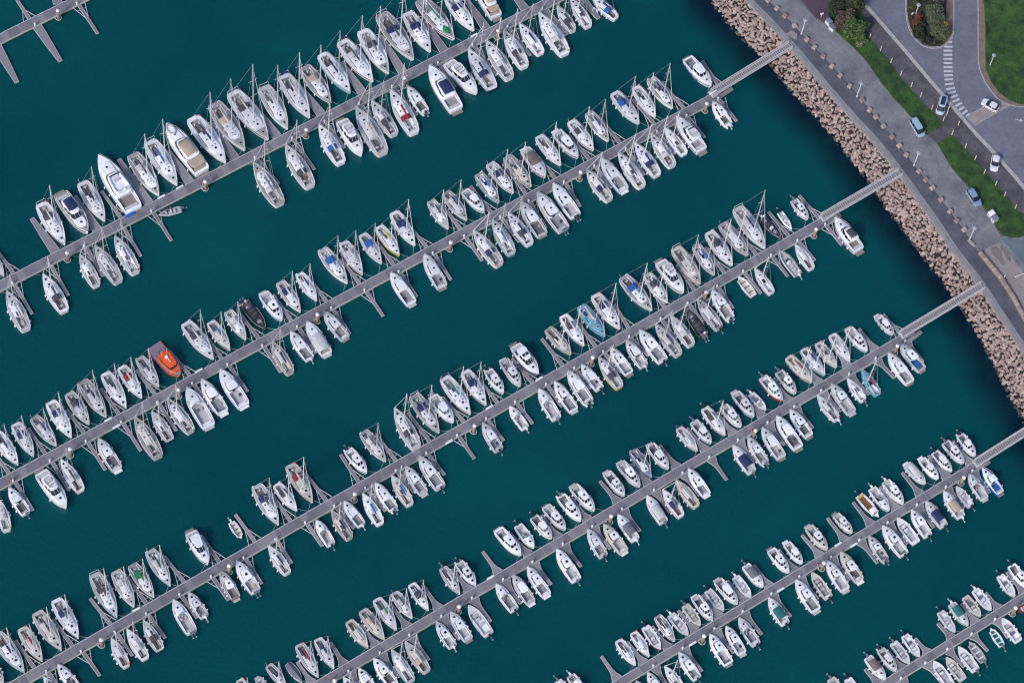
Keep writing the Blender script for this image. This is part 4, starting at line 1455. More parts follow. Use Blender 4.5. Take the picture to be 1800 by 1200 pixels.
class Boat:
    def __init__(s, L, B, f0, f1, kind, root, r):
        s.L, s.B, s.f0, s.f1, s.k, s.root, s.r = L, B, f0, f1, kind, root, r
    def x(s, t): return -s.L / 2 + t * s.L
    def w(s, t): return max(.03, hwf(t, s.k) * s.B / 2)
    def z(s, t): return s.f0 + (s.f1 - s.f0) * t * t
    def hull(s, c, rim='', stripe=''):
        ts = [0, .02, .06, .14, .25, .38, .5, .6, .7, .78, .85, .91, .96, 1]
        mb = MB(); rg = []
        for t in ts:
            x, w_, z = s.x(t), s.w(t), s.z(t)
            xb = x - (.055 * s.L * t ** 4)
            q = []
            for sg in (1, -1):
                p = [(xb, sg * w_ * .80, -.3), (xb + (x - xb) * .3, sg * w_ * .90, .08), (x, sg * w_, z * .8), (x, sg * w_, z + .07), (x, sg * max(.01, w_ - .09), z + .07), (x, sg * max(.008, w_ - .09), z - .02)]
                q += p[::-1] if sg > 0 else p
            rg.append(q)
        mb.rings(rg, closed=False, cap0=True, cap1=False)
        two = c in 'RyNUh' and (s.k != 'D')
        if two: mb.m = [1 if (i % 11) in (0, 1, 9, 10) and i < 11 * 13 else 0 for i in range(len(mb.f))]
        h = mb.build('hull', c + ('w' if two else ''), s.root, fix=False)
        if stripe:
            for sg in (1, -1):
                mb = MB()
                mb.rings([[(s.x(t), sg * (s.w(t) + .012), s.z(t) * .62), (s.x(t), sg * (s.w(t) + .012), s.z(t) * .86)] for t in ts[1:-1]], closed=False, cap0=False, cap1=False)
                mb.build('stripe', stripe, s.root, fix=False)
    def deck(s, c, c0=None, c1=None, cw=.6, fore=None, fc='g'):
        ts = sorted(set([0, .06, .14, .25, .38, .5, .6, .7, .78, .85, .91, .96, .995] + ([c0, c1] if c0 is not None else [])))
        s.cy = cw * s.B / 2
        mb = MB(); rg = []
        for t in ts:
            i = max(.012, s.w(t) - .08); c_ = min(s.cy, i * .86); z = s.z(t)
            rg.append([(s.x(t), -i, z), (s.x(t), -c_, z + .02), (s.x(t), c_, z + .02), (s.x(t), i, z)])
        n = len(rg)
        for q in rg: mb.v += q
        for j in range(n - 1):
            for k in range(3):
                if k == 1 and c0 is not None and ts[j] >= c0 - 1e-6 and ts[j + 1] <= c1 + 1e-6: continue
                a = j * 4 + k; mb.f.append((a, a + 4, a + 5, a + 1)); mb.m.append(1 if fore is not None and ts[j] >= fore else 0)
        mb.build('deck', c + (fc if fore is not None else ''), s.root, fix=False)
    def cockpit(s, c0, c1, depth, fc='D', wc='w', lip=.1, benches=True, bc='w'):
        x0, x1, y = s.x(c0), s.x(c1), min(s.cy, (s.w(c0) - .08) * .86)
        z = s.z(c0) + .02; zf = max(.12, z - depth)
        mb = MB()
        mb.add([(x0, -y, zf), (x1, -s.cy, zf), (x1, s.cy, zf), (x0, y, zf), (x0, -y, z), (x1, -s.cy, z + .03), (x1, s.cy, z + .03), (x0, y, z)], [(0, 4, 5, 1), (1, 5, 6, 2), (2, 6, 7, 3), (3, 7, 4, 0)])
        for a, b in (((x0, -y), (x1, -s.cy)), ((x0, y), (x1, s.cy))):
            mb.tube([(a[0], a[1], z + lip / 2), (b[0], b[1], z + lip / 2 + .03)], .07, 4)
        mb.build('cockpit', wc, s.root, fix=False)
        mb = MB(); mb.add([(x0, -y, zf + .01), (x1, -s.cy, zf + .01), (x1, s.cy, zf + .01), (x0, y, zf + .01)], [(0, 1, 2, 3)])
        mb.build('cockpit_floor', fc, s.root, fix=False)
        if benches:
            for sg in (-1, 1):
                mb = MB(); ln = (x1 - x0) * .72; yy = (y + s.cy) / 2
                mb.box((x1 - ln / 2 - .05, sg * (yy - .24), zf + .2), (ln, .42, .36)); mb.build('bench', bc, s.root)
        return zf
    def house(s, name, ta, tb, wf, h0, h1, c, inset=.14, n=7, pad=0, zoff=0, taper=.7, parent=None, cap=None):
        mb = MB(); rg = []; s.hs = []
        for i in range(n):
            t = ta + (tb - ta) * i / (n - 1); u = i / (n - 1)
            w_ = min(wf * s.B / 2, (s.w(t) - .08) * .82) * (1 if u < .85 else taper + (1 - taper) * (1 - u) / .15)
            h = h0 + (h1 - h0) * u ** 1.6
            if i == n - 1: h *= .35
            z = s.z(t) + .02 + zoff; x = s.x(t)
            a = inset * min(1, h / .35)
            rg.append([(x, -w_, z - .03), (x, -w_ + a * .6, z + h * .75), (x, -w_ + a * 1.6, z + h), (x, 0, z + h * 1.08 + .02), (x, w_ - a * 1.6, z + h), (x, w_ - a * .6, z + h * .75), (x, w_, z - .03)])
            s.hs.append((t, w_, z, h, a))
        mb.rings(rg)
        return mb.build(name, c, parent or s.root, smooth=False)
    def side_windows(s, i0, i1, c='d', lo=.15, hi=.74):
        for sg in (-1, 1):
            mb = MB(); rg = []
            for t, w_, z, h, a in s.hs[i0:i1]:
                def pt(f, o): return (s.x(t), sg * (w_ - a * .6 * f / .75 + o), z + h * f)
                rg.append([pt(lo, .015), pt(hi, .015)])
            mb.rings(rg, closed=False, cap0=False, cap1=False)
            mb.build('window', c, s.root, fix=False)
    def hz(s, t):
        """height of the coachroof top at t"""
        b = min(s.hs, key=lambda q: abs(q[0] - t)); 
        for a, c in zip(s.hs, s.hs[1:]):
            if a[0] <= t <= c[0]:
                f = (t - a[0]) / (c[0] - a[0]); return (a[2] + a[3] * 1.08) * (1 - f) + (c[2] + c[3] * 1.08) * f + .03
        return s.z(t) + .04
    def hatch(s, t, y, sz, z=None, parent=None, c='d'):
        z = s.hz(t) if z is None else z
        key = 'hatch%.2f%s' % (sz, c)
        if key not in CACHE:
            mb = MB(); mb.box((0, 0, .0), (sz, sz, .08)); mb.box((0, 0, .03), (sz - .10, sz - .10, .07), mi=1)
            me = mb.mesh('hatch'); me.materials.append(M('m')); me.materials.append(M(c)); me.polygons.foreach_set('material_index', mb.m); CACHE[key] = me
        link('hatch', CACHE[key], parent or s.root, (s.x(t), y, z))
    def rail(s, ta, tb, h=.6, name='guard_rail', bow=True, stern=False):
        mb = MB(); n = max(3, int((tb - ta) * s.L / 1.6))
        tl = [ta + (tb - ta) * i / n for i in range(n + 1)]
        sides = []
        for sg in (-1, 1):
            p = [(s.x(t), sg * max(.05, s.w(t) - .06), s.z(t) + h) for t in tl]
            sides.append(p)
            for q, t in zip(p, tl): mb.tube([(q[0], q[1], s.z(t)), q], .018, 3, caps=False)
        pts = sides[0] + ([(s.x(tb) + .12, 0, s.z(tb) + h)] if bow else [])
        if bow: mb.tube(pts + sides[1][::-1], .025, 4)
        else:
            for p in sides: mb.tube(p, .02, 4)
        if stern: mb.tube([sides[0][0], sides[1][0]], .025, 4)
        mb.build(name, 'm', s.root, fix=False)
    def fenders(s):
        if 'fen' not in CACHE:
            mb = MB(); mb.tube([(0, 0, 0), (0, 0, .1), (0, 0, .5), (0, 0, .6)], .16, 6); CACHE['fen'] = mb
        mb = MB(); f = CACHE['fen']
        for sg in (-1, 1):
            for t in (s.r.uniform(.15, .25), s.r.uniform(.35, .45), s.r.uniform(.52, .64)):
                if s.r.random() < .3: continue
                x, y, z = s.x(t), sg * (s.w(t) + .13), s.z(t) * .25
                mb.add([(v[0] + x, v[1] + y, v[2] + z) for v in f.v], f.f)
        if mb.v:
            o = mb.build('fenders', 'W' if s.r.random() < .85 else 'n', s.root, fix=False); o['kind'] = 'stuff'
    def outboard(s, n, c=None):
        c = c or s.r.choice('KKws')
        k = 'ob' + c
        if k not in CACHE:
            mb = MB()
            mb.rings([[(-.05, -.17, .35), (-.05, .17, .35), (-.62, .14, .40), (-.62, -.14, .40)], [(0, -.21, .6), (0, .21, .6), (-.68, .19, .62), (-.68, -.19, .62)], [(-.05, -.17, .88), (-.05, .17, .88), (-.55, .14, .84), (-.55, -.14, .84)]])
            mb.rings([[(-.4, -.07, .45), (-.4, .07, .45), (-.62, .06, .45), (-.62, -.06, .45)], [(-1.05, -.06, .1), (-1.05, .06, .1), (-1.2, .05, .2), (-1.2, -.05, .2)]], mi=1)
            mb.box((-.1, 0, .35), (.3, .35, .25), mi=1)
            me = mb.mesh('outboard_motor'); me.materials.append(M(c)); me.materials.append(M('M' if c == 'w' else 's')); me.polygons.foreach_set('material_index', mb.m); CACHE[k] = me
            mb = MB()
            for a in range(3): mb.box((-1.24, .12 * math.cos(a * 2.1), .16 + .12 * math.sin(a * 2.1)), (.05, .14, .14))
            me = mb.mesh('propeller'); me.materials.append(M('m')); CACHE[k + 'p'] = me
        for i in range(n):
            y = 0 if n == 1 else (-.33, .33)[i]
            o = link('outboard_motor', CACHE[k], s.root, (s.x(0) + .1, y, s.z(0) - .25))
            o.scale = (1.05, 1, 1)
            link('propeller', CACHE[k + 'p'], o)
    def platform(s, ln=.6, c='T'):
        w_ = s.w(0) * .85; mb = MB(); mb.box((s.x(0) - ln / 2, 0, s.f0 * .35), (ln, w_ * 2, .1)); mb.build('swim_platform', c, s.root)
def sailboat(root, L, o, r, lines):
    B = L * .29 + .45
    s = Boat(L, B, .42 + L * .05, .55 + L * .075, 'S', root, r)
    base = r.choice('wwwWv') if not o.get('b') else 'B'
    hc = HC_.get(o.get('h', ''), base)
    s.hull(hc, stripe=(r.choice(('n', 'b', '', '', '', 'k', 'r')) if not o.get('h') else ('W' if o['h'] in 'kn' else '')))
    dk = {'g': 'g', 'm': base, 'w': 'G', 'l': 'G', 'b': 'q', 's': 'S', '': r.choice((base, base, 'G', 'v'))}[o.get('d', '')]
    c1 = .34 + r.uniform(-.02, .03)
    if L < 7: c1 += .04
    s.deck(dk, .07, c1, .50, fore=.72 if o.get('d') == 'm' else None)
    zf = s.cockpit(.07, c1, .52, 'b' if o.get('i') == 'b' else r.choice('DDEETE'), wc=base, benches=True, bc=r.choice((base, 'G', 'T', 'D')))
    ta, tb = c1, .76 + r.uniform(-.03, .05)
    hcr = .30 + L * .012
    s.house('coachroof', ta, tb, .60, hcr, hcr * .55, 'q' if o.get('d') == 'b' else base)
    style = r.random()
    if style < .6: s.side_windows(0, 5)
    else: s.side_windows(0, 3); s.side_windows(3, 5)
    hs = .58 if L > 9 else .50
    tm = .585                                             # mast
    s.hatch(.70, 0, hs, c=r.choice('dddc'))
    if L > 8: s.hatch(.85, 0, hs, z=s.z(.85) + .05)
    if L > 8.5:
        for sg in (-1, 1): s.hatch(.64, sg * .38, .36)
    if L > 10: 
        for sg in (-1, 1): s.hatch(.50, sg * .5, .42)
    mb = MB(); xx = s.x(ta); mb.box((xx + .45, 0, s.hz(ta + .02) + .03), (.95, .75, .08)); mb.build('companionway_hatch', r.choice(('d', 'f', base, 'k')), root)
    # sprayhood
    sp = o.get('s')
    if sp:
        c = CC[sp]; mb = MB(); rg = []
        hh = .62; wd = min(s.B * .31, s.w(ta) * .8)
        z0 = s.z(ta)
        for x_, k in ((xx - .55, 1.0), (xx - .1, 1.0), (xx + .45, .85), (xx + .95, .12)):
            rg.append([(x_, math.cos(a) * wd * (1 if k > .5 else .8), z0 + .12 + hcr * (.6 if k < .9 else .3) + math.sin(a) * hh * k) for a in [PI * j / 6 for j in range(7)]])
        mb.rings(rg, closed=False, cap0=False, cap1=False)
        mb.build('sprayhood', c, root, fix=False)
    # steering
    if L > 8.5:
        for yy in ((-.55, .55) if L > 11.5 else (0,)):
            key = 'wheel'
            if key not in CACHE:
                mb = MB(); mb.tube([(0, .42 * math.cos(a), .42 * math.sin(a)) for a in [2 * PI * j / 10 for j in range(11)]], .03, 3)
                for a in range(3): mb.tube([(0, .4 * math.cos(a * 1.047), .4 * math.sin(a * 1.047)), (0, -.4 * math.cos(a * 1.047), -.4 * math.sin(a * 1.047))], .018, 3)
                mb.box((.12, 0, -.35), (.18, .22, .7))
                me = mb.mesh(key); me.materials.append(M('m')); CACHE[key] = me
            link('steering_wheel', CACHE[key], root, (s.x(.14), yy, zf + .85))
    else:
        mb = MB(); mb.tube([(s.x(.04), 0, zf + .55), (s.x(.04) + 1.1, r.uniform(-.15, .15), zf + .6)], .03, 4); mb.build('tiller', 'U', root)
    if L > 9 and r.random() < .6:
        mb = MB(); mb.box((s.x(.2), 0, zf + .55), (.9, .5, .08)); mb.box((s.x(.2), 0, zf + .3), (.12, .12, .5)); mb.build('cockpit_table', r.choice('UETG'), root)
    if L > 8:
        for sg in (-1, 1):
            mb = MB(); mb.tube([(s.x(c1) - .5, sg * (s.cy + .14), s.z(c1)), (s.x(c1) - .5, sg * (s.cy + .14), s.z(c1) + .2)], .09, 6); mb.build('winch', 'M', root)
    if r.random() < .45:
        mb = MB(); y0 = r.choice((-1, 1)) * s.w(.04) * .7; mb.tube([(s.x(.03), y0 + .22 * math.cos(a), s.f0 + .45 + .28 * math.sin(a)) for a in (-.6, .2, 1, 1.6, 2.2, 3, 3.8)], .09, 5)
        mb.build('lifebuoy', r.choice('yyoWR'), root)
    if L > 9.5 and r.random() < .35:
        mb = MB(); mb.box((s.x(.72), 0, s.hz(.72) + .12), (.55, .8, .25), tx=.9, ty=.9); mb.build('liferaft', 'W', root)
    if r.random() < .13:
        mb = MB(); y0 = -s.w(.02) * .5; mb.tube([(s.x(.01), y0, s.f0), (s.x(0) - .35, y0, s.f0 + 1.2)], .02, 4); fp = mb.build('flag_pole', 'w', root)
        mb = MB(); mb.rings([[(s.x(0) - .33 - .02 * j, y0 + .1 * math.sin(j * 1.2), s.f0 + 1.15 - .1 * j), (s.x(0) - .2 - .02 * j, y0 - .5 + .1 * math.sin(j), s.f0 + .9 - .12 * j)] for j in range(4)], closed=False, cap0=False, cap1=False); mb.build('flag', 'R', fp, fix=False)
    s.rail(.04, .965, .58, stern=False)
    if o.get('a') or (L > 10 and r.random() < .35):
        mb = MB(); w_ = s.w(.05) * .85
        mb.tube([(s.x(.05), -w_, s.f0), (s.x(.02), -w_ * .9, s.f0 + 1.5), (s.x(.02), w_ * .9, s.f0 + 1.5), (s.x(.05), w_, s.f0)], .045, 4)
        mb.build('stern_arch', 'm', root, fix=False)
    if o.get('p'):
        mb = MB(); mb.box((s.x(.02), 0, s.f0 + 1.56), (.75, 1.4, .04)); mb.build('solar_panel', 'P', root)
    if o.get('u') == 'g':
        mb = MB(); 
        mb.rings([[(s.x(t), -s.w(t) * .55, s.z(t) + .12), (s.x(t), 0, s.z(t) + .42), (s.x(t), s.w(t) * .55, s.z(t) + .12)] for t in (.68, .76, .85)], closed=False, cap0=False, cap1=False); mb.build('foredeck_cover', noisy('emerald_tarp', (0.0, .22, .08), .7), root, fix=False)
    H = L * (1.50 if L > 11 else 1.42)
    zd = s.hz(tm)
    if o.get('m') != '0':
        xm = s.x(tm)
        mb = MB(); mb.tube([(xm, 0, zd - .05), (xm - .02 * L * .5, 0, zd + H)], .125 if L > 9 else .10, 6, r2=.085); 
        ms = mb.build('mast', 'm' if r.random() < .75 else 'f', root)
        mb = MB()
        for hh, wk in ((.42, .9), (.70, .7)) if L > 9 else ((.5, .85),):
            for sg in (-1, 1): mb.tube([(xm - .004 * L * hh, 0, zd + H * hh), (xm - .25, sg * s.B * .5 * wk * .62, zd + H * hh + .06)], .04, 4)
        mb.build('spreader', 'm', ms)
        mb = MB(); mb.box((xm + .15, 0, zd + H * .995), (.3, .05, .05)); mb.tube([(xm - .1, 0, zd + H), (xm - .1, 0, zd + H + .7)], .018, 3); mb.build('masthead_gear', 'K', ms)
        # forestay with furled genoa
        top = (xm - .1, 0, zd + H * .93); bw = (s.x(.985), 0, s.z(1) + .15)
        mb = MB(); A, Bv = Vector(bw), Vector(top)
        mb.tube([A, A.lerp(Bv, .04), A.lerp(Bv, .5), A.lerp(Bv, .95)], .095, 5, r2=.04, mi=0)
        mb.build('furled_sail', [M(r.choice('fffwv'))], root, fix=False)
        mb = MB(); mb.tube([(s.x(.01), 0, s.f0), (xm - .15, 0, zd + H)], .012, 3); mb.build('backstay', 'm', root, fix=False)
        for sg in (-1, 1):
            mb = MB(); y = sg * (s.w(tm) - .12)
            mb.tube([(xm - .15, y, s.z(tm)), (xm - .2, sg * s.B * .27, zd + H * .42), (xm - .1, 0, zd + H * .95)], .010, 3)
            mb.tube([(xm - .5, y, s.z(tm)), (xm - .05, sg * .05, zd + H * .42)], .008, 3)
            mb.build('shroud', 'm', root, fix=False)
        # boom and sail cover
        bl = L * .36; zb = zd + .85
        mb = MB(); mb.tube([(xm - .1, 0, zb), (xm - bl, 0, zb + .08)], .07, 5); bo = mb.build('boom', 'm', root)
        c = o.get('c') or r.choice(('w', 'w', 'w', 'w', 'k', 's', 'n'))
        mb = MB()
        mb.rings([[(xm - .15 - bl * f, math.cos(a) * q, zb + .05 + q * .9 + math.sin(a) * q * 1.25) for a in [2 * PI * j / 6 for j in range(6)]] for f, q in ((0, .17), (.05, .25), (.3, .23), (.7, .17), (.93, .10))])
        mb.build('sail_cover', CC[c] if c in CC else 'f', root, smooth=True, fix=False)
    else:
        mb = MB(); mb.box((s.x(.5), 0, s.hz(.5) + .1), (L * .5, .12, .1)); mb.build('stowed_boom', 'm', root)
    if o.get('o'): s.outboard(1)
    s.fenders()
    return s
def roofplan(x0, x1, w0, w1, z, k=1.0):
    pts = []; cxm = (x0 + x1) / 2
    for a in range(16):
        t = 2 * PI * (a + .5) / 16; c_, s_ = math.cos(t), math.sin(t)
        X = abs(c_) ** .45 * (1 if c_ > 0 else -1); Y = abs(s_) ** .45 * (1 if s_ > 0 else -1)
        ww = (w0 if X < 0 else w1) if abs(X) > .6 else w0 + (w1 - w0) * (X + .6) / 1.2
        pts.append((cxm + X * (x1 - x0) / 2 * k, Y * ww * k, z))
    return pts
def motorboat(root, L, o, r, lines):
    B = L * .31 + .45
    s = Boat(L, B, .45 + L * .045, .7 + L * .075, 'M', root, r)
    base = r.choice('wwwWv') if not o.get('b') else 'B'
    hc = HC_.get(o.get('h', ''), base)
    s.hull(hc, stripe=r.choice(('n', '', '', 's', 'b', '')) if not o.get('h') else '')
    c1 = r.uniform(.36, .42)
    s.deck(r.choice((base, base, 'G')) if o.get('h') != 'u' else 'T', .05, c1, .70)
    zf = s.cockpit(.05, c1, .62, 'b' if o.get('i') == 'b' else ('T' if o.get('h') == 'u' else r.choice('GDDDE')), wc=base, lip=.12, benches=False)
    if o.get('i') == 'b': 
        mb = MB(); mb.box((s.x(.2), 0, s.z(.2) + .02), (L * .16, s.B * .5, .05)); mb.build('cockpit_cover', 'b', root)
    mb = MB(); mb.box((s.x(.05) + .28, 0, zf + .2), (.42, s.cy * 1.5, .4)); mb.build('bench', r.choice('wGfs'), root)
    # foredeck trunk
    wh1 = r.uniform(.64, .70)
    s.house('foredeck_trunk', wh1 - .06, .88, .62, .30, .16, base)
    s.hatch(.80, 0, .52, c='d')
    # wheelhouse
    x0, x1 = s.x(c1), s.x(wh1); wa = min(s.B / 2 * .70, s.w(.5) - .25); wb = wa * .86
    z0 = s.z(.5); hh = 1.35 if L > 6 else 1.15
    mb = MB(); mb.rings([roofplan(x0, x1 + .25, wa, wb, z0 - .05), roofplan(x0, x1 + .15, wa, wb, z0 + .48)], cap1=True); mb.build('wheelhouse', base, root)
    mb = MB(); mb.rings([roofplan(x0 + .04, x1 + .12, wa - .05, wb - .05, z0 + .48), roofplan(x0 + .1, x1 - .38, wa - .17, wb - .15, z0 + hh)]); mb.build('windscreen', r.choice('ddc'), root)
    mb = MB()
    for sg in (-1, 1):
        for X0, X1 in ((x1 + .06, x1 - .42), (x0 * .45 + x1 * .55, x0 * .45 + x1 * .55 - .1), (x0 + .1, x0 + .14)):
            mb.tube([(X0, sg * (wa - .1 if X0 < x1 else wb - .1), z0 + .45), (X1, sg * (wa - .18), z0 + hh)], .05, 4)
    mb.tube([(x1 + .16, 0, z0 + .46), (x1 - .34, 0, z0 + hh)], .04, 4)
    mb.build('window_frame', base, root, fix=False)
    rx0 = x0 - r.choice((.1, .35, .6)); rx1 = x1 - .2
    mb = MB(); mb.box((x0 - .02, r.choice((-.2, .2, 0)), z0 + .35), (.06, .6, 1.2)); mb.build('shaded_doorway', 'd', root)  # dark panel paints the shaded interior seen through the aft door opening
    if r.random() < .6:
        mb = MB(); q = r.uniform(.3, .7); mb.box((s.x(.08) * (1 - q) + x0 * q, r.choice((-1, 1)) * s.cy * .6, zf + .25), (.55, .4, .4)); mb.build('helm_seat', r.choice('kGfnt'), root)
    zr = z0 + hh
    mb = MB(); mb.rings([roofplan(rx0, rx1, wa - .05, wb - .08, zr - .02), roofplan(rx0, rx1, wa - .02, wb - .05, zr + .05), roofplan(rx0, rx1, wa - .02, wb - .05, zr + .11, .93), roofplan(rx0, rx1, wa - .02, wb - .05, zr + .14, .6)])
    rf = mb.build('roof', r.choice((base, 'w', 'W')), root)
    q = int(o.get('q', 0)); tx = lambda x_: (x_ + L / 2) / L
    if q or r.random() < .55: s.hatch(tx((rx0 + rx1) / 2 + .1), 0 if q < 2 else -.35, .62 if q else .5, z=zr + .13, parent=rf)
    if q == 2: s.hatch(tx((rx0 + rx1) / 2 + .1), .35, .62, z=zr + .13, parent=rf)
    if r.random() < .6:
        mb = MB()
        for sg in (-1, 1): mb.tube([(rx0 + .2, sg * (wa - .25), zr + .1), (rx0 + .3, sg * (wa - .25), zr + .2), (rx1 - .4, sg * (wb - .22), zr + .2), (rx1 - .3, sg * (wb - .22), zr + .1)], .025, 4)
        mb.build('roof_rail', 'm', rf, fix=False)
    if r.random() < .5:
        mb = MB(); mb.tube([(rx0 + .3, .3, zr + .1), (rx0 + .1, .3, zr + 1.3)], .02, 3); mb.tube([(rx0 + .4, 0, zr + .12), (rx0 + .4, 0, zr + .3)], .16, 8); mb.build('antenna', 'W', rf, fix=False)
    if o.get('u') == 'y':
        mb = MB(); mb.tube([(rx0, -wa, zr), (rx0, wa, zr)], .06, 4); mb.build('roof_trim', 'y', rf)
    s.rail(.55, .97, .55, 'bow_rail')
    if o.get('o'):
        s.outboard(int(o['o']))
        if r.random() < .4:
            for sg in (-1, 1):
                mb = MB(); mb.box((s.x(0) - .25, sg * s.w(0) * .68, s.f0 * .45), (.6, s.w(0) * .4, .12)); mb.build('swim_platform', base, root)
    else: s.platform(r.uniform(.4, .7), r.choice('wTG'))
    s.fenders()
    return s
def cruiser(root, L, o, r, lines):
    """open day cruiser: raised foredeck, raked windscreen, big cockpit"""
    B = L * .31 + .45
    s = Boat(L, B, .45 + L * .045, .65 + L * .075, 'M', root, r)
    base = r.choice('wwwWv') if not o.get('b') else 'B'
    s.hull(HC_.get(o.get('h', ''), base), stripe=r.choice(('n', '', 's', 'r', '')))
    s.deck(base, .05, .55, .70)
    zf = s.cockpit(.05, .55, .6, r.choice('GGD'), wc=base, lip=.14, benches=False)
    s.house('foredeck_trunk', .55, .87, .66, .42, .14, base)
    s.hatch(.74, 0, .48)
    s.side_windows(1, 4)
    z0 = s.z(.5) + .1; x1 = s.x(.60); wa = s.B * .36
    pts = [(x1 - abs(k) ** 2 * 1.0, k * wa) for k in (-1, -.8, -.45, 0, .45, .8, 1)]
    mb = MB(); mb.rings([[(x, y, z0 + .2) for x, y in pts], [(x - .38, y * .9, z0 + .75) for x, y in pts]], closed=False, cap0=False, cap1=False)
    ws = mb.build('windscreen', r.choice('dc'), root, fix=False)
    mb = MB(); mb.tube([(x - .38, y * .9, z0 + .76) for x, y in pts], .035, 4); mb.build('frame', 'm', ws, fix=False)
    for sg in (-1, 1):
        mb = MB(); mb.box((s.x(.44), sg * .45, zf + .35), (.5, .5, .55)); mb.box((s.x(.44) - .25, sg * .45, zf + .7), (.1, .48, .4)); mb.build('helm_seat', r.choice('wfsG'), root)
    mb = MB(); mb.box((s.x(.08) + .1, 0, zf + .25), (.5, s.cy * 1.6, .42)); mb.build('bench', r.choice('wfGt'), root)
    c = o.get('c')
    if c:
        mb = MB(); x0_, x1_ = s.x(.20 if c != 'w' else .1), s.x(.56)
        mb.rings([[(x, math.cos(a) * s.cy * 1.08, s.z(.3) + .75 + k + math.sin(a) * .45) for a in [PI * j / 8 for j in range(9)]] for x, k in ((x0_, -.12), (x0_ + .15, 0), ((x0_ + x1_) / 2, .06), (x1_ - .2, 0), (x1_ + .1, -.12))], closed=False, cap0=True, cap1=True)
        mb.build('canopy', CC[c], root, fix=False)
        mb = MB()
        for sg in (-1, 1):
            for x in (x0_ + .1, x1_ - .1): mb.tube([(x, sg * s.cy * 1.05, s.z(.3)), (x, sg * s.cy * 1.05, s.z(.3) + .8)], .025, 4)
        mb.build('canopy_frame', 'm', root, fix=False)
    s.rail(.56, .97, .5, 'bow_rail')
    if o.get('o'): s.outboard(int(o['o']))
    else: s.platform(.5, r.choice('wTG'))
    s.fenders(); return s
def openboat(root, L, o, r, lines):
    B = L * .33 + .3
    s = Boat(L, B, .42 + L * .03, .6 + L * .06, 'M', root, r)
    base = r.choice('wwwv') if not o.get('b') else 'B'
    s.hull(HC_.get(o.get('h', ''), base), stripe=r.choice(('n', '', 's', '')))
    s.deck(base, .06, .74, .66)
    fc = {'g': 'g', 'w': 'W', 'e': 'e'}.get(o.get('i', ''), r.choice('GGDw'))
    zf = s.cockpit(.06, .74, .45, fc, wc=base, benches=False)
    if o.get('u') == 'b':
        mb = MB(); mb.rings([[(s.x(t), -s.w(t) * .8, s.z(t) + .1), (s.x(t), 0, s.z(t) + .25), (s.x(t), s.w(t) * .8, s.z(t) + .1)] for t in (.72, .82, .93)], closed=False, cap0=False, cap1=False); mb.build('bow_cover', 'b', root, fix=False)
        mb = MB(); mb.box((s.x(.42), .1, s.z(.4) + .05), (.75, .9, .06)); mb.box((s.x(.5), .2, s.z(.4) + .12), (.3, .8, .06), mi=1); mb.build('folded_tarp', 'RW', root)
    mb = MB(); mb.box((s.x(.52), 0, zf + .45), (.7, .75, .9), tx=.7, ty=.85); cn = mb.build('console', base, root)
    mb = MB(); mb.box((s.x(.52) + .28, 0, zf + 1.0), (.05, .72, .38), pitch=-.4); mb.build('windscreen', 'd', cn)
    mb = MB(); mb.box((s.x(.36), 0, zf + .35), (.5, .85, .6)); mb.build('helm_seat', r.choice('fGs'), root)
    mb = MB(); mb.box((s.x(.66), 0, zf + .2), (.55, s.cy * 1.3, .35)); mb.build('cushion', r.choice('WwGf'), root)
    mb = MB(); mb.box((s.x(.08) + .05, 0, zf + .22), (.35, s.cy * 1.6, .4)); mb.build('bench', r.choice('wfG'), root)
    s.rail(.66, .96, .35, 'bow_rail')
    if o.get('o'): s.outboard(int(o['o']))
    s.fenders(); return s
def dinghy(root, L, o, r, lines):
    B = L * .3 + .55
    s = Boat(L, B, .38, .55, 'D', root, r)
    hc = HC_.get(o.get('h', ''), 'w'); s.hull(hc)
    ic = {'b': 'b', 't': 'B', 'e': 'e', 'g': 'g', 'u': 'U'}.get(o.get('i', ''), 'G')
    s.deck(hc, .05, .85, .72)
    zf = s.cockpit(.05, .85, .3, ic, wc=hc, benches=False)
    for t in ((.2, .45, .68) if L > 2.6 else (.4,)):
        mb = MB(); mb.box((s.x(t), 0, s.z(t) - .05), (.26, min(s.w(t), s.cy + .1) * 1.7, .05)); mb.build('thwart', 'U' if o.get('i') in ('t', 'u') else 'w', root)
    if o.get('i') == 'u':
        mb = MB(); mb.box((s.x(.72), 0, zf + .75), (L * .2, 1.2, .9), tx=.85, ty=.85); mb.build('cuddy', 'W', root)
        mb = MB(); mb.box((s.x(.08), 0, s.z(0) + .1), (.5, s.w(.05) * 1.7, .12)); mb.build('stern_locker', 'y', root)
    if o.get('o'): s.outboard(1)
    return s
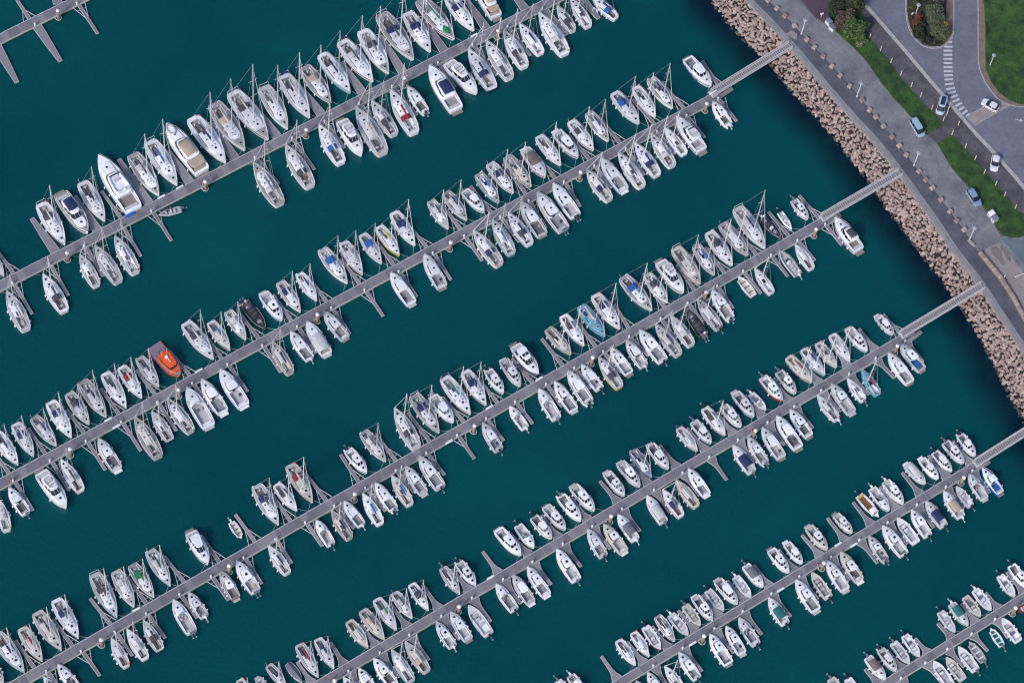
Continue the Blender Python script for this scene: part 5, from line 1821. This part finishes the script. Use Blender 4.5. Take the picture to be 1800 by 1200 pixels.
def rib(root, L, o, r, lines):
    B = L * .36
    s = Boat(L, B, .45, .6, 'R', root, r)
    tc = {'k': 'K', 'w': 'W', 'g': 'G', 'n': 'N'}[o['r']]
    rt = .22 if L < 7 else .27
    ts = [0, .1, .25, .4, .55, .68, .78, .86, .92, .96, .985]
    p = [(s.x(t), -(max(.02, s.w(t) - rt)), .42 + .22 * t * t) for t in ts] + [(s.x(1) - .02, 0, .66)] + [(s.x(t), max(.02, s.w(t) - rt), .42 + .22 * t * t) for t in ts[::-1]]
    mb = MB(); mb.tube(p, rt, 8); mb.build('tube', tc, root, smooth=True)
    mb = MB(); mb.rings([[(s.x(t), -(s.w(t) - rt), .28), (s.x(t), s.w(t) - rt, .28)] for t in ts[:-2]], closed=False, cap0=False, cap1=False); mb.build('floor', {'k': 'E', 'n': 'E'}.get(o['r'], 'G'), root, fix=False)
    mb = MB(); mb.rings([[(s.x(t), -(s.w(t) - rt) * .9, .26), (s.x(t) - .2 * t, 0, -.35), (s.x(t), (s.w(t) - rt) * .9, .26)] for t in ts], closed=False, cap0=True, cap1=False); mb.build('hull', 'w' if o['r'] != 'k' else 'E', root, fix=False)
    mb = MB(); mb.box((s.x(.5), 0, .7), (.7, .7, .9), tx=.7, ty=.85); cn = mb.build('console', 'w' if o['r'] != 'k' else 'k', root)
    mb = MB(); mb.box((s.x(.5) + .3, 0, 1.2), (.05, .65, .35), pitch=-.4); mb.build('windscreen', 'd', cn)
    for t in ((.34, .22) if L > 6 else (.32,)):
        mb = MB(); mb.box((s.x(t), 0, .55), (.5, .8, .5)); mb.build('helm_seat', 'k' if o['r'] in 'kn' else 'f', root)
    if L > 6.2:
        mb = MB(); w_ = s.w(.05) * .7; mb.tube([(s.x(.07), -w_, .6), (s.x(.04), -w_ * .8, 1.9), (s.x(.04), w_ * .8, 1.9), (s.x(.07), w_, .6)], .05, 4); ar = mb.build('stern_arch', 'M', root, fix=False)
        mb = MB(); mb.tube([(s.x(.04), 0, 1.9), (s.x(.04), 0, 2.15)], .26, 10, r2=.2); mb.build('radar_dome', 'W', ar)
    mb = MB(); mb.box((s.x(.68), .0, .68), (.1, .8, .06)); mb.box((s.x(.72), .0, .68), (.1, .8, .06)); mb.build('grab_bar', 'W' if o['r'] == 'k' else 'm', root)
    if L > 6.2:
        for q in (.58, .62, .15):
            mb = MB(); mb.box((s.x(q), r.uniform(-.2, .2), .5), (.35, .5, .35)); mb.build('gear_box', r.choice('sGNM'), root)
        s.rail(.3, .92, .45, 'grab_rail')
    s.f0 = .6; s.outboard(2 if L > 7.2 else 1)
    return s
def covered(root, L, o, r, lines):
    B = L * .31 + .4
    s = Boat(L, B, .7, 1.0, 'S', root, r); s.hull('v')
    mb = MB(); mb.rings([[(s.x(t), -s.w(t) - .03, s.z(t) - .05), (s.x(t), -s.w(t) * .45, s.z(t) + .35), (s.x(t), 0, s.z(t) + .62), (s.x(t), s.w(t) * .45, s.z(t) + .35), (s.x(t), s.w(t) + .03, s.z(t) - .05)] for t in (.01, .12, .3, .5, .7, .85, .96)], closed=False)
    mb.build('tarpaulin', 's', root, fix=False); s.fenders(); return s
def yacht(root, L, o, r, lines):
    B = L * .25 + 1.0
    s = Boat(L, B, .8 + L * .035, 1.1 + L * .07, 'Y', root, r)
    base = 'W' if L > 11 else 'w'; cl = o.get('cl')
    s.hull(HC_.get(o.get('h', ''), base), stripe=r.choice(('n', 's', '')))
    s.deck('g' if cl else base, .05, .27, .72)
    cc = CC.get(o.get('c', ''), '')
    zf = s.cockpit(.05, .27, .5, r.choice('TGg'), wc=base, benches=False)
    mb = MB(); mb.box((s.x(.05) + .4, 0, zf + .25), (.6, s.cy * 1.7, .45)); mb.build('bench', 't' if o.get('c') == 't' else 'f', root)
    s.platform(.9, 'T')
    s.house('foredeck_trunk', .60, .86, .62, .42, .16, base)
    s.hatch(.76, 0, .55)
    z0 = s.z(.45); x0, x1 = s.x(.27), s.x(.66); wa = s.w(.45) - .42; wb = wa * .82; hh = 1.55
    mb = MB(); mb.rings([roofplan(x0, x1 + .3, wa, wb, z0 - .05), roofplan(x0, x1 + .1, wa, wb, z0 + .5)]); mb.build('saloon', base, root)
    mb = MB(); mb.rings([roofplan(x0 + .05, x1 + .08, wa - .06, wb - .06, z0 + .5), roofplan(x0 + .1, x1 - .95, wa - .25, wb - .2, z0 + hh)]); mb.build('windscreen', 'd', root)
    mb = MB()
    mb.tube(roofplan(x0 + .02, x1 + .1, wa - .03, wb - .03, z0 + .5) + roofplan(x0 + .02, x1 + .1, wa - .03, wb - .03, z0 + .5)[:1], .035, 3, caps=False)
    for y in (-.5, .5): mb.tube([(x1 + .1 - abs(y) * .12, y * wb * .8, z0 + .5), (x1 - .9 - abs(y) * .12, y * wb * .65, z0 + hh)], .03, 4)
    for q in (.2, .5, .8):
        for sg in (-1, 1): X = x0 + (x1 - x0) * q; mb.tube([(X, sg * (wa - .05), z0 + .48), (X - .15, sg * (wa - .25), z0 + hh)], .06, 4)
    mb.build('window_frame', base, root, fix=False)
    rx0, rx1 = x0 - .7, x1 - .8; zr = z0 + hh
    mb = MB(); mb.rings([roofplan(rx0, rx1, wa - .05, wb - .1, zr - .03), roofplan(rx0, rx1, wa, wb - .05, zr + .06), roofplan(rx0, rx1, wa, wb - .05, zr + .14, .92)]); rf = mb.build('roof', base, root)
    q = int(o.get('q', 0))
    if q:
        for sg in (-.4, .4): s.hatch(.42, sg, .75, z=zr + .15, parent=rf)
    elif L > 8.0:
        # flybridge
        fx0, fx1 = rx0 + .5, rx1 - .5; fw = wa - .25
        mb = MB(); oo = roofplan(fx0, fx1, fw, fw * .85, zr + .12); ot = roofplan(fx0, fx1, fw, fw * .85, zr + .62); it = roofplan(fx0, fx1, fw, fw * .85, zr + .62, .90); ib = roofplan(fx0, fx1, fw, fw * .85, zr + .16, .88)
        mb.rings([oo, ot, it, ib], cap0=False, cap1=True); fl = mb.build('flybridge', base, root)
        mb = MB(); mb.box((fx1 - .75, 0, zr + .5), (.45, 1.3, .7), tx=.6); mb.build('console', base, fl)
        mb = MB(); mb.box((fx1 - .5, 0, zr + .95), (.05, fw * 1.4, .35), pitch=-.5); mb.build('windscreen', 'd', fl)
        mb = MB(); mb.box((fx0 + .5, 0, zr + .35), (.6, fw * 1.5, .35)); mb.box((fx1 - 1.6, 0, zr + .42), (.5, 1.2, .5)); mb.build('seat', cc if cc and cc != 'k' else 'f', fl)
        if cc:
            mb = MB(); mb.rings([[(x, math.cos(a) * fw * .9, zr + .55 + k + math.sin(a) * .5) for a in [PI * j / 8 for j in range(9)]] for x, k in ((fx0 + .1, -.15), (fx0 + .3, 0), ((fx0 + fx1) / 2, .08), (fx1 - .6, 0), (fx1 - .3, -.2))], closed=False); mb.build('canopy', cc, root, fix=False)
    if o.get('c') == 't':
        mb = MB(); mb.rings([roofplan(s.x(.06), x0 + .1, wa * .95, wa, z0 + hh * .75), roofplan(s.x(.06), x0 + .1, wa * .9, wa * .95, z0 + hh * .75 + .1, .94)]); mb.build('cockpit_canopy', 't', root)
    if o.get('c') == 't' and L > 12:
        mb = MB(); q = [(s.x(.86) + 1.25 * math.cos(a), .72 * math.sin(a), s.z(.86) + .4) for a in [PI * 2 * j / 14 for j in range(15)]]; mb.tube(q, .22, 6); mb.build('tender_tube', 'G', root, fix=False)
        mb = MB(); mb.box((s.x(.86), 0, s.z(.86) + .32), (1.9, 1.0, .2)); mb.build('tender_floor', 'W', root)
    if o.get('f'):
        mb = MB(); ax = rx0 + .6; mb.tube([(ax, -wa * .85, zr), (ax - .3, -wa * .6, zr + 1.3), (ax - .3, wa * .6, zr + 1.3), (ax, wa * .85, zr)], .1, 5); mb.tube([(ax - .3, 0, zr + 1.3), (ax - .3, 0, zr + 1.6)], .3, 10); mb.build('radar_arch', 'W', root, fix=False)
    s.rail(.35, .97, .7, 'bow_rail')
    s.fenders(); return s
def pilot(root, L, o, r, lines):
    B = L * .29 + .4
    s = Boat(L, B * 1.12, .9, 1.3, 'P', root, r); s.hull('o')
    s.deck('S')
    mb = MB()
    for q in (.08, .18): mb.box((s.x(q), 0, s.z(q) + .06), (.12, s.B * .7, .1))
    mb.build('towing_bar', 'o', root)
    for sg in (-1, 1):
        mb = MB(); mb.tube([(s.x(t), sg * (s.w(t) + .03), s.z(t) + .02) for t in (0, .1, .25, .4, .55, .7, .8, .88, .94, .98)], .11, 5); mb.build('rubbing_fender', noisy('faded_red', (.42, .10, .09), .7), root)
    for sg in (-1, 1): 
        mb = MB(); mb.box((s.x(.27), sg * .75, s.z(.27) + .25), (1.0, .8, .4)); mb.build('deck_locker', 'S', root)
    z0 = s.z(.5); x0, x1 = s.x(.30), s.x(.90); wa = s.w(.5) * .82
    mb = MB(); mb.rings([roofplan(x0, x1, wa, wa * .8, z0), roofplan(x0, x1 - .2, wa * .97, wa * .77, z0 + .9)]); mb.build('wheelhouse', 'o', root)
    mb = MB(); mb.rings([roofplan(x0 + .3, x1 - .9, wa * .9, wa * .75, z0 + .9), roofplan(x0 + .4, x1 - 1.3, wa * .8, wa * .65, z0 + 1.55)]); mb.build('windscreen', 'd', root)
    mb = MB(); mb.rings([roofplan(x0 + .2, x1 - 1.1, wa * .92, wa * .78, z0 + 1.55), roofplan(x0 + .2, x1 - 1.1, wa * .92, wa * .78, z0 + 1.68, .95)]); rf = mb.build('roof', 'o', root)
    mb = MB(); mb.tube([(s.x(.5), 0, z0 + 1.7), (s.x(.5), 0, z0 + 2.0)], .38, 12, r2=.3); mb.build('radar_dome', 'W', rf)
    for t in (.58, .64):
        mb = MB(); mb.tube([(s.x(t), 0, z0 + 1.68), (s.x(t), 0, z0 + 1.95)], .16, 8); mb.build('searchlight', 'w', rf)
    mb = MB()
    for sg in (-1, 1): mb.tube([(s.x(.42), sg * .6, z0 + 1.6), (s.x(.40), sg * .7, z0 + 3.6)], .03, 4)
    mb.build('antenna', 'W', rf, fix=False)
    s.hatch(.76, 0, .5, z=z0 + 1.0)
    s.hatch(.88, 0, .5, z=s.z(.88) + .05)
    s.rail(.3, .97, .8, 'bow_rail')
    return s
CACHE = {}
BUILD = {'S': sailboat, 'M': motorboat, 'W': cruiser, 'O': openboat, 'D': dinghy, 'R': rib, 'C': covered, 'Y': yacht, 'P': pilot}
CAT = {'S': ('sailboat', 'sailboat'), 'M': ('cabin_motorboat', 'motorboat'), 'W': ('cruiser_motorboat', 'motorboat'), 'O': ('open_motorboat', 'motorboat'), 'D': ('open_dinghy', 'dinghy'), 'R': ('inflatable_boat', 'inflatable boat'), 'C': ('covered_boat', 'covered boat'), 'Y': ('motor_yacht', 'motor yacht'), 'P': ('pilot_boat', 'pilot boat')}
GRP = {'S': 'sailboats moored at the pontoons', 'M': 'cabin motorboats moored at the pontoons', 'W': 'day cruisers moored at the pontoons', 'O': 'open motorboats moored at the pontoons', 'D': 'small dinghies', 'R': 'inflatable boats', 'Y': 'motor yachts at the pontoons'}
def describe(t, o):
    hn = HN.get(o.get('h', ''), 'cream' if o.get('b') else 'white')
    if t == 'S':
        f = 'sailboat'
        if o.get('u') == 'g': return 'classic sailboat with green foredeck cover'
        if o.get('c'): return '%s %s with %s sail cover' % (hn, f, CN[o['c']])
        if o.get('p'): return '%s %s with stern solar panel' % (hn, f)
        if o.get('s') and o['s'] not in 'wk': return '%s %s with %s sprayhood' % (hn, f, CN[o['s']])
        if o.get('m') == '0': return '%s mastless small %s' % (hn, f)
        if o.get('d') in ('g', 'm'): return '%s %s with grey deck' % (hn, f)
        return '%s %s' % (hn, f)
    if t == 'M': return '%s cabin motorboat%s' % (hn, {'1': ' with outboard', '2': ' with twin outboards'}.get(o.get('o', ''), ''))
    if t == 'W': return '%s day cruiser%s' % (hn, ' under %s canopy' % CN[o['c']] if o.get('c') else '')
    if t == 'O': return '%s open motorboat with console' % hn
    if t == 'D': return {'b': 'tiny dinghy with blue inside', 't': 'small open wooden dinghy', 'e': 'small teal dinghy', 'g': 'small grey dinghy', 'u': 'brown boat with yellow stern'}.get(o.get('i', ''), 'small red edged dinghy')
    if t == 'R': return {'k': 'black', 'w': 'white', 'g': 'grey', 'n': 'navy'}[o['r']] + ' inflatable boat'
    if t == 'C': return 'boat under grey tarpaulin'
    if t == 'P': return 'orange pilot boat with grey aft deck'
    return '%s motor yacht%s' % (hn, ' with %s canopy' % CN[o['c']] if o.get('c') else (' with roof windows' if o.get('q') else (' with radar arch' if o.get('f') else '')))
blist = []
ox = oy_ = 0; sc_ = 4
for ln in BOATS.strip().splitlines():
    q = ln.split()
    if q[0] == 'T':
        ox, oy_, sc_ = int(q[1]), int(q[2]), 4
        if q[1] == '1': ox = oy_ = 0; sc_ = 1
        continue
    v = [float(z) / sc_ for z in q[:4]]
    o = dict(z.split('=') for z in q[5:])
    zz = .9 if q[4] in 'SY' else .7
    bow, st = px(ox + v[0], oy_ + v[1], zz), px(ox + v[2], oy_ + v[3], zz)
    mid = (bow + st) / 2; k, s_, h = place_on(mid)
    blist.append((k, s_, 1 if h > 0 else -1, (bow, st, q[4], o)))
blab = order_label(blist)
for bi, (k, s_, side, pay) in enumerate(blist):
    bow, st, ty, o = pay
    d = bow - st; d.z = 0; L = d.length; mid = (bow + st) / 2; rz = math.atan2(d.y, d.x)
    r = random.Random(bi * 7919 + 3)
    nm, cat = CAT[ty]
    root = thing(nm, '%s, %s' % (describe(ty, o), blab[id(pay)]), cat, (mid.x, mid.y, 0), rz, GRP.get(ty))
    if ty in 'CP': root['label'] = describe(ty, o) + ', moored on the upper side of the %s pontoon' % PN[k]
    s = BUILD[ty](root, L, o, r, None)
    # mooring lines from the end nearest the pontoon
    A, u, nr, PL, wd = PAX[k]
    if ty != 'D' and abs((bow - A).dot(nr)) < 9:
        bowin = abs((bow - A).x * nr.x + (bow - A).y * nr.y) < abs((st - A).x * nr.x + (st - A).y * nr.y)
        e = bow if bowin else st; se = (e - A).dot(u)
        inv = Matrix.Rotation(-rz, 3, 'Z')
        for sg in (-1, 1):
            if bowin: a = Vector((s.x(.955), sg * s.w(.95) * .7, s.z(.95) + .1))
            else: a = Vector((s.x(.03), sg * s.w(.03) * .85, s.z(0) + .1))
            asg = sg
            aw = Matrix.Rotation(rz, 3, 'Z') @ a + Vector((mid.x, mid.y, 0))
            sa = (aw - A).dot(u)
            side_u = 1 if (aw - Vector((mid.x, mid.y, 0))).dot(u) > 0 else -1
            best = sa + (1.5 if (Matrix.Rotation(rz, 3, 'Z') @ Vector((0, sg, 0))).dot(u) > 0 else -1.5) * r.uniform(.6, 1.4)
            pw = A + u * best + nr * side * (wd / 2 - .05); pw.z = ZP + .06
            b = inv @ (pw - Vector((mid.x, mid.y, 0)))
            if (b - a).length > 7: continue
            m_ = (a + b) / 2; m_.z -= .18
            mb = MB(); mb.tube([a, m_, b], .028, 3, caps=False); mb.build('mooring_line', 'p', root, fix=False)

# ---------------------------------------------------------------- people and gear
def skin(name, pts, edges, rad, mat, parent):
    me = bpy.data.meshes.new(name); me.from_pydata(pts, edges, [])
    o = link(name, me, parent)
    md = o.modifiers.new('skin', 'SKIN')
    for v, q in zip(me.skin_vertices[0].data, rad): v.radius = (q, q)
    me.skin_vertices[0].data[0].use_root = True
    o.modifiers.new('sub', 'SUBSURF').levels = 1
    me.materials.append(mat)
    return o
def person(loc, rz, lab, top, leg, bend=0.6, sit=False):
    t = thing('person', lab, 'person', loc, rz)
    hz = .48 if sit else .92
    sh = (math.sin(bend) * .5, 0, hz + math.cos(bend) * .5)
    hd = (sh[0] + math.sin(bend) * .25, 0, sh[2] + .24)
    sk_ = noisy('skin', (.45, .28, .2), .6)
    kn = [(.42, sg * .12, .5) for sg in (-1, 1)] if sit else [(.04, sg * .12, .5) for sg in (-1, 1)]
    ft = [(.45, sg * .13, .05) for sg in (-1, 1)] if sit else [(-.02, sg * .14, .05) for sg in (-1, 1)]
    hn_ = [(sh[0] + .35, sg * .28, sh[2] - .45) for sg in (-1, 1)]
    el = [(sh[0] + .08, sg * .33, sh[2] - .28) for sg in (-1, 1)]
    pts = [(0, 0, hz), (sh[0] * .5, 0, hz + (sh[2] - hz) * .5), sh, (sh[0] + .04, 0, sh[2] + .1), hd, (hd[0], 0, hd[2] + .12), (0, -.1, hz - .05), kn[0], ft[0], (ft[0][0] + .16, ft[0][1], .03), (0, .1, hz - .05), kn[1], ft[1], (ft[1][0] + .16, ft[1][1], .03), (sh[0], -.19, sh[2] - .02), el[0], hn_[0], (sh[0], .19, sh[2] - .02), el[1], hn_[1]]
    ed = [(0, 1), (1, 2), (2, 3), (3, 4), (4, 5), (0, 6), (6, 7), (7, 8), (8, 9), (0, 10), (10, 11), (11, 12), (12, 13), (2, 14), (14, 15), (15, 16), (2, 17), (17, 18), (18, 19)]
    rd = [.14, .13, .14, .06, .10, .08, .09, .065, .05, .045, .09, .065, .05, .045, .07, .05, .035, .07, .05, .035]
    skin('body', pts, ed, rd, sk_, t)
    j = [pts[i] for i in (0, 1, 2, 14, 15, 17, 18)]; j[4] = tuple(Vector(j[4]).lerp(Vector(hn_[0]), .7)); j[6] = tuple(Vector(j[6]).lerp(Vector(hn_[1]), .7))
    skin('jacket', j, [(0, 1), (1, 2), (2, 3), (3, 4), (2, 5), (5, 6)], [.17, .17, .18, .10, .075, .10, .075], top, t)
    skin('trousers', [pts[i] for i in (0, 6, 7, 8, 10, 11, 12)], [(0, 1), (1, 2), (2, 3), (0, 4), (4, 5), (5, 6)], [.165, .12, .09, .07, .12, .09, .07], leg, t)
    skin('hair', [(hd[0] - .02, 0, hd[2] + .08), (hd[0] - .05, 0, hd[2] + .14)], [(0, 1)], [.11, .09], M('h'), t)
A, u, nr, PL, wd = PAX[1]
p = px(271, 369, ZP); person((p.x, p.y, ZP), -1.0, 'person in a blue jacket bending over on the top pontoon', M('z'), M('f'), .75)
p = px(300, 370, .35); person((p.x, p.y, .33), 2.6, 'person in a red jacket sitting in the grey inflatable boat', noisy('red_jacket', (.3, .05, .04), .8), M('k'), .2, True)
p = px(438.5, 541, .3); person((p.x, p.y, .3), -1.0, 'person in a bright blue jacket in the black inflatable boat', M('z'), M('k'), .4, True)
for x, y, c, lab in ((423, 536, 't', 'orange tan kit bag beside the stern arch of the black inflatable'), (433, 531, 's', 'slate grey bag near the stern of the black inflatable'), (294, 371, 'N', 'navy kit bag in the bow of the grey inflatable')):
    p = px(x, y, .6); mb = MB(); mb.rings([[(q * 1.0 * math.cos(a) * .42, q * math.sin(a) * .3, z) for a in [PI * j / 4 for j in range(8)]] for q, z in ((.8, 0), (1, .12), (1, .28), (.6, .38))])
    o = mb.build('kit_bag', c); o.location = (p.x, p.y, .36); o.rotation_euler = (0, 0, .5); tag(o, lab, 'bag')
# blue tarpaulin on the stern of the big white yacht
p = px(229, 376, 1.0); mb = MB(); mb.rings([[(x, y, z) for x, y, z in ((-1.0 + .1 * j, -.35, .0), (-1.0 + .1 * j, .35, .0))] for j in (0, 1)], closed=False, cap0=False, cap1=False)
mb = MB(); mb.rings([roofplan(-1.1, 1.1, .35, .3, 0), roofplan(-1.1, 1.1, .35, .3, .3, .9), roofplan(-1.1, 1.1, .3, .2, .38, .5)])
o = mb.build('paddle_board', 'z'); o.location = (p.x, p.y, .62); o.rotation_euler = (0, 0, .5); tag(o, 'bright blue board behind the stern of the largest motor yacht', 'board')
